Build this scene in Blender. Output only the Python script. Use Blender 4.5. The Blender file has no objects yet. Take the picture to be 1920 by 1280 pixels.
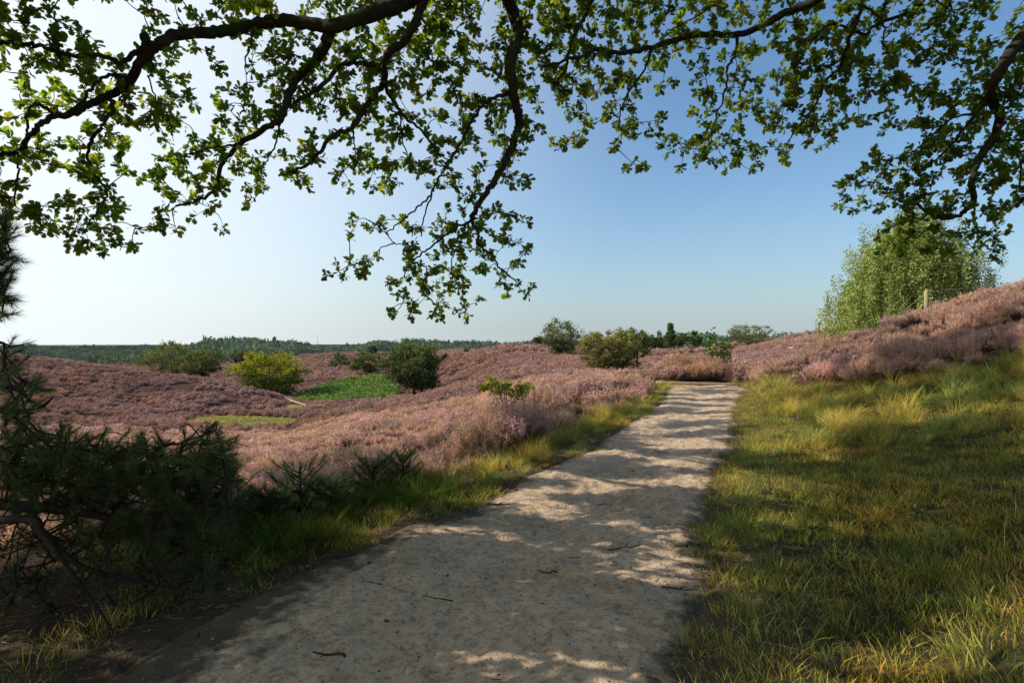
import bpy, math, random
import numpy as np
from mathutils import Vector, noise as mnoise
R = np.random.default_rng(7)
random.seed(7)
rad = math.radians
F, CX, CY, EYE = 1067.0, 960.0, 640.0, 1.6      # photo scale used to read heights and distances off the photograph
sc = bpy.context.scene
COL = sc.collection
SUN_A, SUN_E = rad(4), rad(34)                  # sun to the left, a little ahead of the viewer
SUN = np.array([-math.cos(SUN_A)*math.cos(SUN_E), math.sin(SUN_A)*math.cos(SUN_E), math.sin(SUN_E)])

def at(px, py, Y):
    return np.array([(px-CX)/F*Y, Y, EYE-(py-CY)/F*Y])
def sstep(a, b, x):
    t = np.clip((x-a)/(b-a), 0, 1); return t*t*(3-2*t)

# ------------------------------------------------------------------ vector noise
_P = R.random((256, 256))
def vnoise(x, y):
    x = np.asarray(x, float); y = np.asarray(y, float)
    xi = np.floor(x).astype(int); yi = np.floor(y).astype(int)
    fx = x-xi; fy = y-yi; fx = fx*fx*(3-2*fx); fy = fy*fy*(3-2*fy)
    g = lambda a, b: _P[a & 255, b & 255]
    return (g(xi, yi)*(1-fx)+g(xi+1, yi)*fx)*(1-fy)+(g(xi, yi+1)*(1-fx)+g(xi+1, yi+1)*fx)*fy
def fbm(x, y, o=4):
    s = 0; a = .5
    for k in range(o):
        s = s+a*vnoise(x*2**k+17.3*k, y*2**k+9.1*k); a *= .5
    return s/(1-.5**o)

# ------------------------------------------------------------------ terrain, profile by bearing
PROF = {
 -500: [(.8,1.6,'z'),(3,.0,'z'),(4,-.05,'z'),(6,-.5,'z'),(12,-1.4,'z'),(25,-2.8,'z'),(45,-4,'z'),(62,-3.4,'z'),(78,-1.2,'z'),(95,1.2,'z'),(115,1.5,'z'),(150,-2,'z'),(250,-8,'z'),(500,-16,'z'),(900,-14,'z'),(3000,-25,'z')],
 0: [(3,0,'z'),(4.2,-.06,'z'),(6.5,950),(12,872),(25,822),(42,786),(58,745),(74,702),(94,662),(115,664),(150,690),(260,690),(450,675),(700,664),(1000,656),(3000,650)],
 200: [(3,0,'z'),(4.2,-.03,'z'),(6.5,945),(12,865),(25,818),(42,790),(58,757),(74,718),(90,687),(112,692),(150,705),(260,690),(450,675),(700,664),(1000,656),(3000,650)],
 380: [(3,0,'z'),(4.6,0,'z'),(7.5,905),(13,850),(25,815),(42,793),(56,775),(68,738),(82,707),(98,716),(140,712),(260,688),(450,673),(700,662),(1000,655),(3000,650)],
 500: [(3,0,'z'),(5,0,'z'),(8.5,880),(14,842),(25,812),(40,796),(52,784),(62,762),(76,734),(90,742),(100,742),(160,722),(260,690),(450,673),(700,662),(1000,655),(3000,650)],
 580: [(3,0,'z'),(5.2,0,'z'),(8.5,872),(14,832),(25,803),(40,785),(55,771),(66,760),(80,753),(90,748),(104,728),(122,709),(145,713),(230,690),(330,668),(480,666),(700,660),(1000,653),(3000,650)],
 660: [(3,0,'z'),(5.5,0,'z'),(8.5,862),(14,822),(25,792),(40,772),(58,758),(75,750),(88,746),(104,722),(122,702),(145,707),(230,682),(330,663),(440,664),(700,660),(1000,653),(3000,650)],
 775: [(3,0,'z'),(6.2,905),(9,850),(14,815),(25,782),(42,760),(62,747),(80,740),(95,735),(115,718),(150,700),(220,682),(320,664),(450,662),(700,656),(1000,653),(3000,650)],
 870: [(3,0,'z'),(6.6,900),(9,842),(14,805),(25,766),(42,742),(62,727),(80,717),(100,706),(130,692),(170,676),(230,662),(320,656),(420,659),(700,656),(1000,652),(3000,650)],
 960: [(3,0,'z'),(7.8,860),(10,815),(14,784),(22,750),(40,716),(62,697),(90,677),(125,662),(170,651),(220,652),(320,664),(450,664),(700,656),(1000,652),(3000,650)],
 1100: [(3,0,'z'),(9,829),(12,788),(16,752),(24,716),(33,702),(48,700),(75,681),(110,667),(155,657),(200,660),(320,664),(450,662),(700,656),(1000,652),(3000,650)],
 1200: [(3,0,'z'),(10,810),(14,762),(19,727),(23,708),(28,702),(38,708),(62,694),(100,668),(150,654),(200,658),(320,660),(700,656),(1000,650),(3000,650)],
 1270: [(3,0,'z'),(10,810),(14,762),(20,725),(22,715),(25,699),(29,705),(40,715),(62,692),(95,666),(140,651),(190,655),(320,656),(700,654),(1000,650),(3000,650)],
 1330: [(3,0,'z'),(10,810),(14,762),(20,725),(22,717),(25,704),(29,710),(40,712),(60,684),(90,662),(135,644),(180,650),(320,654),(700,654),(1000,650),(3000,650)],
 1400: [(3,0,'z'),(10,810),(14,762),(20,726),(24,724),(30,722),(42,700),(60,676),(90,652),(135,634),(180,642),(320,652),(700,654),(1000,650),(3000,650)],
 1450: [(3,.02,'z'),(6.5,897),(10,803),(14,752),(17.5,706),(20,699),(24,712),(32,712),(45,692),(62,668),(90,644),(135,627),(180,638),(320,650),(700,654),(1000,650),(3000,650)],
 1550: [(2.7,.03,'z'),(4.7,1000),(6.4,899),(9.5,803),(13,744),(16.5,689),(20,664),(24,674),(32,690),(45,680),(62,658),(90,634),(135,612),(180,628),(320,640),(700,650),(1000,650),(3000,650)],
 1650: [(2.6,.05,'z'),(4.6,1000),(6.2,900),(9,802),(12.2,727),(16,657),(19.5,623),(23,630),(32,650),(45,650),(62,640),(90,620),(135,600),(180,618),(320,640),(700,650),(1000,650),(3000,650)],
 1750: [(2.4,.1,'z'),(4.4,1000),(5.9,900),(8.4,800),(11.5,712),(15,636),(18.8,592),(22,598),(32,620),(45,625),(62,618),(90,605),(135,590),(180,610),(320,640),(700,650),(1000,650),(3000,650)],
 1920: [(2.17,1280),(4.1,1000),(5.4,900),(7.5,800),(10.4,692),(13.5,602),(16.8,553),(20,560),(32,600),(62,600),(90,595),(135,585),(180,605),(320,640),(700,650),(1000,650),(3000,650)],
 2400: [(1.8,.3,'z'),(3.5,.6,'z'),(5,.9,'z'),(7,1.4,'z'),(9.5,2.2,'z'),(12,3,'z'),(15,3.6,'z'),(20,3.6,'z'),(60,3,'z'),(300,0,'z'),(1000,-10,'z'),(3000,-25,'z')],
}
def pchip(x, y, xs):
    x = np.array(x, float); y = np.array(y, float); h = np.diff(x); d = np.diff(y)/h; m = np.zeros(len(x))
    for i in range(1, len(x)-1):
        if d[i-1]*d[i] > 0:
            w1 = 2*h[i]+h[i-1]; w2 = h[i]+2*h[i-1]; m[i] = (w1+w2)/(w1/d[i-1]+w2/d[i])
    m[0] = d[0]; m[-1] = d[-1]
    i = np.clip(np.searchsorted(x, xs)-1, 0, len(h)-1); t = np.clip((xs-x[i])/h[i], 0, 1); H = h[i]
    return (2*t**3-3*t**2+1)*y[i]+(t**3-2*t**2+t)*H*m[i]+(-2*t**3+3*t**2)*y[i+1]+(t**3-t**2)*H*m[i+1]
LY = np.linspace(math.log(.4), math.log(3000), 420)
cols = sorted(PROF); rows = []
for c in cols:
    p = PROF[c]; ys = [math.log(.4), math.log(1.5)]; zs = [0., 0.]
    for q in p:
        if q[0] <= 1.5: continue
        ys.append(math.log(q[0])); zs.append(q[1] if len(q) == 3 else EYE-(q[1]-CY)/F*q[0])
    rows.append(pchip(ys, zs, LY))
rows = np.array(rows)
UC = np.linspace(-500, 2400, 581)
TAB = np.array([pchip(cols, rows[:, k], UC) for k in range(len(LY))]).T       # [u, lnY]
ker = np.ones(7)/7
TABs = np.array([np.convolve(np.pad(TAB[:, k], 3, 'edge'), ker, 'valid') for k in range(len(LY))]).T
UL, UR = math.atan2(UC[0]-CX, F), math.atan2(UC[-1]-CX, F)
def height(x, y):
    x = np.asarray(x, float); y = np.asarray(y, float)
    r = np.hypot(x, y)+1e-6; th = np.arctan2(x, y)
    tc = np.clip(th, UL, UR); Y = np.clip(r*np.cos(tc), .41, 2990)
    u = (CX+F*np.tan(tc)-UC[0])/(UC[1]-UC[0]); v = (np.log(Y)-LY[0])/(LY[1]-LY[0])
    ui = np.clip(np.floor(u).astype(int), 0, len(UC)-2); vi = np.clip(np.floor(v).astype(int), 0, len(LY)-2)
    fu = np.clip(u-ui, 0, 1); fv = np.clip(v-vi, 0, 1)
    z = (TABs[ui, vi]*(1-fu)+TABs[ui+1, vi]*fu)*(1-fv)+(TABs[ui, vi+1]*(1-fu)+TABs[ui+1, vi+1]*fu)*fv
    back = sstep(rad(65), rad(150), np.abs(th))
    z = z*(1-back)+back*(.15*(fbm(x*.1, y*.1)-.5))
    amp = .035*np.clip(r-1.5, 0, 1.5)+.16*sstep(8, 50, r)+.9*sstep(60, 300, r)
    pxx = CX+F*np.tan(tc)
    z = z-(.34*sstep(5.5, 9, r)*sstep(980, 800, pxx)+.30*sstep(11, 19, r)*(1-.6*sstep(980, 800, pxx))+.35*sstep(16, 30, r)*sstep(60, 45, r)*sstep(760, 560, pxx))*sstep(1260, 1150, pxx)-(.3*sstep(23, 32, r)+1.7*sstep(50, 120, r))*sstep(1150, 1260, pxx)+.45*np.exp(-((r*np.cos(tc)-23.5)/1.6)**2)*sstep(1210, 1270, pxx)*sstep(1385, 1350, pxx)+.08*sstep(13, 18, r)*sstep(1380, 1450, pxx)*sstep(1750, 1600, pxx)
    z = z+amp*np.where(r < 60, (fbm(x*.45, y*.45, 3)-.5), (fbm(x*.06, y*.06, 4)-.5)*(.6))
    return z
def gz(x, y): return float(height(np.array([x]), np.array([y]))[0])

# ------------------------------------------------------------------ path edges (world x by distance)
PY = np.array([-9, -3, 0, 2.67, 3.48, 4.06, 5.17, 5.89, 7.2, 8.98, 11.4, 15, 18, 20.3, 22])
PL = np.array([-7.2, -4.4, -3.1, -2.02, -1.73, -1.40, -.60, -.33, .45, 1.25, 2.35, 3.85, 4.85, 5.5, 6.0])
PR = np.array([-4.0, -1.6, -.3, .86, 1.13, 1.38, 1.80, 2.15, 2.72, 3.52, 4.55, 6.12, 7.35, 8.35, 9.0])
def path_l(y): return np.interp(y, PY, PL)+.42*(fbm(np.asarray(y)*1.3, 3.1, 4)-.5)
def path_r(y): return np.interp(y, PY, PR)+.45*(fbm(np.asarray(y)*1.3, 8.1, 4)-.5)
def path_in(x, y, m=0):                     # signed: positive inside the path
    d = np.minimum(x-path_l(y), path_r(y)-x)*.9
    return np.where(y < 21.4, d, -5)-m

# ------------------------------------------------------------------ mesh helpers
def mesh_np(name, verts, loops, starts, totals, smooth=True, attrs=None):
    me = bpy.data.meshes.new(name)
    verts = np.asarray(verts, np.float32); loops = np.asarray(loops, np.int32)
    me.vertices.add(len(verts)); me.vertices.foreach_set('co', verts.ravel())
    me.loops.add(len(loops)); me.loops.foreach_set('vertex_index', loops)
    me.polygons.add(len(starts)); me.polygons.foreach_set('loop_start', np.asarray(starts, np.int32))
    me.polygons.foreach_set('loop_total', np.asarray(totals, np.int32))
    me.polygons.foreach_set('use_smooth', np.full(len(starts), smooth))
    for k, v in (attrs or {}).items():
        v = np.asarray(v, np.float32)
        if v.ndim == 2:
            a = me.attributes.new(k, 'FLOAT_COLOR', 'POINT')
            if v.shape[1] == 3: v = np.hstack([v, np.ones((len(v), 1), np.float32)])
            a.data.foreach_set('color', v.ravel())
        else:
            a = me.attributes.new(k, 'FLOAT', 'POINT'); a.data.foreach_set('value', v)
    me.update(calc_edges=True); me.validate()
    return me
class MB:
    def __init__(s): s.v = []; s.f = []; s.c = []; s.n = 0
    def add(s, v, f, c=None):
        """v (n,3); f array (m,k); c (n,3)"""
        v = np.asarray(v, float); f = np.asarray(f, int)
        s.v.append(v); s.f.append(f+s.n); s.n += len(v)
        s.c.append(np.zeros((len(v), 3))+.5 if c is None else np.broadcast_to(np.asarray(c, float), (len(v), 3)))
    def mesh(s, name, smooth=True):
        v = np.vstack(s.v); c = np.vstack(s.c)
        loops = np.concatenate([f.ravel() for f in s.f])
        tot = np.concatenate([np.full(len(f), f.shape[1]) for f in s.f])
        st = np.concatenate([[0], np.cumsum(tot)[:-1]])
        return mesh_np(name, v, loops, st, tot, smooth, {'col': c})
    def build(s, name, mat, parent=None, smooth=True):
        me = s.mesh(name, smooth); me.materials.append(mat)
        o = bpy.data.objects.new(name, me); COL.objects.link(o)
        if parent is not None:
            o.parent = parent; 
            me.transform(parent.matrix_basis.inverted()) if False else None
            o.matrix_parent_inverse = parent_inv(parent)
        return o
def parent_inv(p):
    from mathutils import Matrix
    m = Matrix.Translation(p.location)
    q = p.parent
    while q is not None: q = q.parent
    return m.inverted()
def tag(o, label=None, cat=None, group=None, kind=None):
    if label: o['label'] = label
    if cat: o['category'] = cat
    if group: o['group'] = group
    if kind: o['kind'] = kind
    return o
def empty(name, loc, label, cat, group=None):
    o = bpy.data.objects.new(name, None); COL.objects.link(o); o.location = [float(a) for a in loc]
    o.empty_display_size = .2
    return tag(o, label, cat, group)
def catmull(P, n=6):
    P = np.asarray(P, float)
    if len(P) < 3: 
        t = np.linspace(0, 1, n+1)[:, None]; return P[0]*(1-t)+P[-1]*t
    Q = np.vstack([2*P[0]-P[1], P, 2*P[-1]-P[-2]]); out = []
    for i in range(1, len(Q)-2):
        t = np.linspace(0, 1, n, endpoint=False)[:, None]
        out.append(.5*((2*Q[i])+(-Q[i-1]+Q[i+1])*t+(2*Q[i-1]-5*Q[i]+4*Q[i+1]-Q[i+2])*t**2+(-Q[i-1]+3*Q[i]-3*Q[i+1]+Q[i+2])*t**3))
    out.append(Q[-2][None]); return np.vstack(out)
def tube(mb, P, rr, sides=8, col=(.5, .5, .5), lump=0.):
    P = np.asarray(P, float); rr = np.broadcast_to(np.asarray(rr, float), (len(P),))
    T = np.gradient(P, axis=0); T /= np.linalg.norm(T, axis=1)[:, None]+1e-9
    up = np.array([0.1, .2, 1.]) if abs(T[0][2]) < .9 else np.array([1., .1, 0])
    n = np.cross(T[0], up); n /= np.linalg.norm(n)
    V = []; a = np.linspace(0, 2*np.pi, sides, endpoint=False)
    for i in range(len(P)):
        n = n-T[i]*np.dot(n, T[i]); n /= np.linalg.norm(n)+1e-9; b = np.cross(T[i], n)
        rad_ = rr[i]*(1+lump*(R.random(sides)-.5))
        V.append(P[i]+np.outer(np.cos(a)*rad_, n)+np.outer(np.sin(a)*rad_, b))
    m = len(P); V = np.vstack(V+[P[-1][None]+T[-1]*rr[-1], P[0][None]])
    i, j = np.meshgrid(np.arange(m-1), np.arange(sides), indexing='ij'); i = i.ravel(); j = j.ravel(); k = (j+1) % sides
    f = np.stack([i*sides+j, i*sides+k, (i+1)*sides+k, (i+1)*sides+j], 1)
    mb.add(V, f, col)
    s = mb.n-len(V); jj = np.arange(sides); kk = (jj+1) % sides
    mb.f.append(np.stack([(m-1)*sides+jj, (m-1)*sides+kk, np.full(sides, m*sides)], 1)+s)
    mb.f.append(np.stack([kk, jj, np.full(sides, m*sides+1)], 1)+s)

def rand_dirs(n, up=0.):
    d = R.normal(size=(n, 3)); d[:, 2] += up; return d/np.linalg.norm(d, axis=1)[:, None]
def frames(d):
    """d (n,3) main axis -> perpendicular a,b, random roll"""
    r = R.normal(size=d.shape); a = np.cross(d, r); a /= np.linalg.norm(a, axis=1)[:, None]+1e-9
    return a, np.cross(d, a)
def add_shape(mb, base, d, a, b, size, outline, faces, col):
    """instances one small flat shape (k,3 in length/width/normal coords) at every base"""
    o = np.asarray(outline, float); n = len(base); k = len(o)
    s = np.broadcast_to(np.asarray(size, float), (n,))[:, None, None]
    V = base[:, None, :]+s*(o[None, :, 0:1]*d[:, None]+o[None, :, 1:2]*a[:, None]+o[None, :, 2:3]*b[:, None])
    off = (np.arange(n)*k)[:, None, None]
    C = np.repeat(np.asarray(col, float)[:, None, :], k, 1).reshape(-1, 3) if np.ndim(col) == 2 else col
    first = True
    for fs in faces:
        fs = np.asarray(fs); ff = (fs[None]+off).reshape(-1, fs.shape[1])
        if first: mb.add(V.reshape(-1, 3), ff, C); first = False; base_n = mb.n-n*k
        else: mb.f.append(ff+base_n)
# lobed oak leaf, folded a little along the midrib
_st = [(0, .012), (.12, .05), (.2, .16), (.3, .09), (.42, .28), (.52, .17), (.64, .37), (.73, .24), (.84, .29), (.94, .14), (1, .0)]
OAK = [(t, 0, .04*math.sin(3*t)) for t, w in _st]+[(t+.03, w, .04*math.sin(3*t)+w*.25) for t, w in _st]+[(t+.03, -w, .04*math.sin(3*t)+w*.25) for t, w in _st]
_n = len(_st)
OAKF = [[[i, i+1, _n+i+1, _n+i] for i in range(_n-1)]+[[i+1, i, 2*_n+i, 2*_n+i+1] for i in range(_n-1)]]
KITE = [(0, 0, 0), (.45, .3, .04), (1, 0, -.05), (.45, -.3, .04)]
KITEF = [[[0, 1, 2, 3]]]
SPIKE = [(0, .5, 0), (0, -.5, 0), (1, 0, 0)]
SPIKEF = [[[0, 1, 2]]]

# ------------------------------------------------------------------ materials
def mat(name, rough=.9):
    m = bpy.data.materials.new(name); m.use_nodes = True; nt = m.node_tree; nt.nodes.clear()
    return m, nt, nt.nodes, nt.links
def N(nt, t, **k):
    n = nt.nodes.new(t)
    for a, v in k.items(): setattr(n, a, v)
    return n
def noise(nt, scale, detail=4, rough=.55, vec=None, obj=False):
    n = N(nt, 'ShaderNodeTexNoise'); n.inputs['Scale'].default_value = scale; n.inputs['Detail'].default_value = detail
    n.inputs['Roughness'].default_value = rough
    if vec is None: vec = N(nt, 'ShaderNodeNewGeometry').outputs['Position']
    nt.links.new(vec, n.inputs['Vector']); return n.outputs['Fac']
def ramp(nt, fac, stops):
    n = N(nt, 'ShaderNodeValToRGB'); el = n.color_ramp.elements
    while len(el) < len(stops): el.new(.5)
    for e, (p, c) in zip(el, stops): e.position = p; e.color = (*c, 1)
    nt.links.new(fac, n.inputs['Fac']); return n.outputs['Color']
def mix(nt, f, a, b, mode='MIX'):
    n = N(nt, 'ShaderNodeMix', data_type='RGBA', blend_type=mode); n.clamp_factor = True
    for s, v in ((n.inputs['Factor'], f), (n.inputs[6], a), (n.inputs[7], b)):
        if isinstance(v, (int, float)): s.default_value = v
        elif isinstance(v, tuple): s.default_value = (*v, 1)
        else: nt.links.new(v, s)
    return n.outputs[2]
def mth(nt, op, a, b=0., clamp=False):
    n = N(nt, 'ShaderNodeMath', operation=op, use_clamp=clamp)
    for s, v in ((n.inputs[0], a), (n.inputs[1], b)):
        if isinstance(v, (int, float)): s.default_value = v
        else: nt.links.new(v, s)
    return n.outputs[0]
def finish(nt, color, rough=.85, bump=None, bstr=.3, bdist=.02, transl=0., spec=.2, tcol=None):
    out = N(nt, 'ShaderNodeOutputMaterial'); p = N(nt, 'ShaderNodeBsdfPrincipled')
    L = nt.links.new
    if isinstance(color, tuple): p.inputs['Base Color'].default_value = (*color, 1)
    else: L(color, p.inputs['Base Color'])
    p.inputs['Roughness'].default_value = rough; p.inputs['Specular IOR Level'].default_value = spec
    if bump is not None:
        b = N(nt, 'ShaderNodeBump'); b.inputs['Strength'].default_value = bstr; b.inputs['Distance'].default_value = bdist
        L(bump, b.inputs['Height']); L(b.outputs[0], p.inputs['Normal'])
    sh = p.outputs[0]
    if transl:
        t = N(nt, 'ShaderNodeBsdfTranslucent'); c = tcol if tcol is not None else color
        if isinstance(c, tuple): t.inputs[0].default_value = (*c, 1)
        else: L(c, t.inputs[0])
        mx = N(nt, 'ShaderNodeMixShader'); mx.inputs[0].default_value = transl
        L(sh, mx.inputs[1]); L(t.outputs[0], mx.inputs[2]); sh = mx.outputs[0]
    L(sh, out.inputs['Surface'])
def attr(nt, name='col'):
    return N(nt, 'ShaderNodeAttribute', attribute_name=name)
def leaf_mat(name, transl=.45, rough=.55, spec=.35, tint=(1.5, 1.35, .5), var=.35):
    m, nt, nd, L = mat(name); a = attr(nt).outputs['Color']
    v = ramp(nt, noise(nt, 3.0, 2), [(.3, (1-var,)*3), (.7, (1+var*.6,)*3)])
    c = mix(nt, 1., a, v, 'MULTIPLY'); t = mix(nt, 1., c, tint, 'MULTIPLY')
    finish(nt, c, rough, transl=transl, spec=spec, tcol=t); return m
def plant_mat(name, transl=.25, wn=.6, lo=.7, hi=1.25, patch=None):
    """vertex colour, varied per instance and by place; patch = (scale, colour multiplier A, colour multiplier B)"""
    m, nt, nd, L = mat(name); a = attr(nt).outputs['Color']
    oi = N(nt, 'ShaderNodeObjectInfo').outputs['Random']
    v = ramp(nt, oi, [(0, (lo, lo, lo)), (1, (hi, hi*.98, hi*.95))]); c = mix(nt, 1., a, v, 'MULTIPLY')
    if patch:
        p = ramp(nt, noise(nt, patch[0], 3, .6), [(.36, patch[1]), (.64, patch[2])]); c = mix(nt, 1., c, p, 'MULTIPLY')
        c = mix(nt, 1., c, ramp(nt, noise(nt, patch[0]*6, 3, .6), [(.34, patch[1]), (.66, patch[2])]), 'MULTIPLY')
        c = mix(nt, 1., c, ramp(nt, noise(nt, patch[0]*3.1, 4, .7), [(.32, (.72, .72, .7)), (.6, (1.12, 1.1, 1.08))]), 'MULTIPLY')
    finish(nt, c, .8, transl=transl, spec=.1); return m
def bark_mat(name, c1, c2, c3, scale=14):
    m, nt, nd, L = mat(name); co = N(nt, 'ShaderNodeTexCoord').outputs['Object']
    n1 = noise(nt, scale, 6, .65, co); n2 = noise(nt, scale*.25, 3, .5, co)
    c = ramp(nt, n1, [(.3, c1), (.7, c2)]); c = mix(nt, ramp(nt, n2, [(.45, (0,)*3), (.65, (1,)*3)]), c, c3)
    finish(nt, c, .95, n1, .7, .02, spec=.1); return m

M = {}
M['oak_bark'] = bark_mat('oak_bark', (.02, .016, .012), (.07, .056, .042), (.04, .055, .015))
M['twig'] = bark_mat('twig_bark', (.03, .022, .018), (.09, .07, .05), (.05, .045, .03), 30)
M['pine_bark'] = bark_mat('pine_bark', (.02, .014, .011), (.055, .034, .024), (.035, .028, .024), 20)
M['birch_bark'] = bark_mat('birch_bark', (.5, .47, .42), (.7, .68, .62), (.12, .1, .09), 8)
M['wood'] = bark_mat('weathered_wood', (.28, .2, .11), (.5, .4, .24), (.34, .27, .17), 25)
M['post'] = bark_mat('post_wood', (.26, .21, .11), (.42, .35, .19), (.36, .32, .18), 25)
M['oak_leaf'] = leaf_mat('oak_leaf', .55, .5, .3, (2.1, 1.9, .5))
M['leaf'] = leaf_mat('tree_leaf', .25, .7, .15, (1.3, 1.25, .6), .45)
M['needle'] = leaf_mat('pine_needle', .12, .5, .3, (1, 1.1, .5), .3)
M['grass'] = plant_mat('grass_blade', .4, patch=(.7, (1.5, 1.18, .85), (.8, .98, .8)))
M['heather'] = plant_mat('heather_sprig', .5, patch=(.16, (1.05, .98, .88), (1.0, .96, .99)), lo=.8, hi=1.3)
M['heather_far'] = plant_mat('heather_far', .1, patch=(.035, (1.08, .98, .86), (.97, .94, 1.02)), lo=.72, hi=1.2)
M['bracken'] = plant_mat('bracken_leaf', .35, patch=(.2, (1.1, 1., .8), (.8, .95, .9)))
m, nt, nd, L = mat('forest_leaf')             # far off: green, with distance haze put in as a faint glow
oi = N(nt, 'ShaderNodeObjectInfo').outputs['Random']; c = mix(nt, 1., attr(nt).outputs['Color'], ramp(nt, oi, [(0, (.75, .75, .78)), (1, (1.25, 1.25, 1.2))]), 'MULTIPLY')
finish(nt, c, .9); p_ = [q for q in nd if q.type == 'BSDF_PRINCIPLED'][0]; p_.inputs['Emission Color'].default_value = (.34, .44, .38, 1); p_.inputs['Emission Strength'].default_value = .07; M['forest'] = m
m, nt, nd, L = mat('wire_metal'); finish(nt, ramp(nt, noise(nt, 20), [(.3, (.3, .3, .32)), (.7, (.5, .5, .5))]), .45, spec=.5); M['wire'] = m
# sand of the path
m, nt, nd, L = mat('path_sand')
n1 = noise(nt, 1.1, 5, .6); n2 = noise(nt, 9, 6, .7); n3 = noise(nt, 70, 3, .6); n4 = noise(nt, 28, 5, .75)
c = ramp(nt, n1, [(.3, (.57, .41, .275)), (.7, (.77, .57, .385))])
c = mix(nt, 1., c, ramp(nt, n2, [(.3, (.72, .7, .68)), (.55, (1.05, 1.04, 1.02))]), 'MULTIPLY')
c = mix(nt, 1., c, ramp(nt, n4, [(.36, (.55, .5, .46)), (.5, (1, 1, 1))]), 'MULTIPLY')
e = attr(nt, 'edge').outputs['Fac']
ee = mth(nt, 'ADD', e, mth(nt, 'MULTIPLY', mth(nt, 'SUBTRACT', noise(nt, 6, 5, .7), .5), 1.6))
c = mix(nt, ramp(nt, ee, [(.1, (1,)*3), (.5, (0,)*3)]), c, (.14, .105, .07))
h = mth(nt, 'ADD', mth(nt, 'MULTIPLY', n2, 1.0), mth(nt, 'ADD', mth(nt, 'MULTIPLY', n4, .6), mth(nt, 'MULTIPLY', n3, .15)))
finish(nt, c, .95, h, .85, .04, spec=.1); M['sand'] = m
# ground: zone colour from the mesh, broken up by noise
m, nt, nd, L = mat('ground_soil')
a = attr(nt).outputs['Color']
c = mix(nt, 1., a, ramp(nt, noise(nt, 2.2, 6, .7), [(.3, (.6, .6, .6)), (.7, (1.3, 1.28, 1.25))]), 'MULTIPLY')
c = mix(nt, 1., c, ramp(nt, noise(nt, .35, 6, .7), [(.35, (.7, .68, .68)), (.65, (1.2, 1.15, 1.15))]), 'MULTIPLY')
finish(nt, c, .95, noise(nt, 6, 6, .75), .8, .12, spec=.05); M['ground'] = m

# ------------------------------------------------------------------ zones
def proj(x, y, z):
    return CX+F*x/np.maximum(y, .05), CY-F*(z-EYE)/np.maximum(y, .05)
def heath_start(u):                          # right bank: distance where the heather begins, by bearing
    return np.interp(u, [1380, 1420, 1450, 1550, 1650, 1750, 1920, 2400], [60, 18.3, 16.0, 13.6, 12.6, 12.0, 11.2, 9.5])
def in_ell(px, py, cx, cy, rx, ry):
    return ((px-cx)/rx)**2+((py-cy)/ry)**2
def zones(x, y):
    """returns weights: heather, bracken, clearing, sandpatch"""
    z = height(x, y); px, py = proj(x, y, z)
    left = x < (path_l(np.minimum(y, 20)))
    right = x > (path_r(np.minimum(y, 20)))
    vw = np.interp(y, [0, 5, 7, 9, 14, 20], [3.0, 1.8, 1.2, 1.0, .8, .6])+.5*(fbm(x*.8, y*.8)-.5)
    vw = np.where(px < 560, np.maximum(vw, 4.6-y*.45), vw)
    h = np.where(left & (x < path_l(np.minimum(y, 20))-vw) & (y > 3.5), 1., 0.)
    h = np.where(right & (px > 1380) & (y > heath_start(px)+1.2*(fbm(x*.5, y*.5)-.5)), 1., h)
    h = np.where((y > 21.5) & ~((px > 1376) & (px < 1408) & (y < 34)), 1., h)
    wob = .8*(fbm(x*.12+5, y*.12, 3)-.5)
    br = (y > 84) & (y < 136) & (px > 552+wob*30) & (px < 742) & (py > 697) 
    br = br & (py > np.interp(px, [550, 557, 600, 650, 720, 745], [752, 746, 727, 714, 707, 707])+wob*6)
    cl = ((in_ell(px, py, 440, 792, 92, 13)+wob*1.2 < 1) | (in_ell(px, py, 520, 790, 36, 8)+wob*1.2 < 1)) & (y > 30) & (y < 62)
    cl = cl | ((in_ell(px, py, 548, 765, 34, 5)+wob < 1) & (y > 50) & (y < 90))
    sp = ((in_ell(px, py, 556, 761, 24, 3.4) < 1) & (y > 50) & (y < 90)) | ((in_ell(px, py, 1484, 652, 22, 2.2)+wob < 1) & (y > 50) & (y < 110))
    gp = ((fbm(x*.07+40, y*.07, 3) > .69) & (y > 70)) | (in_ell(px, py, 760, 742, 50, 4)+wob < 1) & (y > 60)
    h = np.where((br & (vnoise(x*.9, y*.9) < .80)) | cl | sp, 0, h)
    return z, px, py, h, br, cl, sp, gp

# ------------------------------------------------------------------ ground sheet
th = np.concatenate([np.linspace(-math.pi, rad(-60), 60, endpoint=False), np.linspace(rad(-60), rad(60), 900, endpoint=False), np.linspace(rad(60), math.pi, 60)])
rr = np.concatenate([[.05], np.exp(np.linspace(math.log(.4), math.log(6000), 620))])
TH, RR = np.meshgrid(th, rr, indexing='ij'); X = RR*np.sin(TH); Yg = RR*np.cos(TH)
Z = height(X, Yg); pin = path_in(X, Yg)
Z = Z-.05*sstep(0, .15, pin)*(RR < 40)
z_, px_, py_, hh, br, cl, sp, gp = zones(X, Yg)
col = np.zeros(X.shape+(3,)); col[:] = (.07, .065, .03)
def setc(mask, c):
    col[mask] = c
setc(hh > .5, (.085, .05, .04))
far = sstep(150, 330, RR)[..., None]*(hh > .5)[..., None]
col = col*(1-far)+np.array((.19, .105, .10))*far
farn = fbm(X*.02, Yg*.02, 4)
gpm = (farn > .6) & (RR > 150); col[gpm] = (.13, .11, .06)
setc(RR > 480, (.08, .115, .095));  # distance haze painted into the far ground colour
setc(br, (.08, .12, .03)); setc(cl, (.22, .21, .07)); setc(sp, (.55, .46, .36))
near = (pin > -1.0) & (RR < 25) & (hh < .5); k = sstep(-.8, .1, pin)[..., None]*near[..., None]
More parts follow.
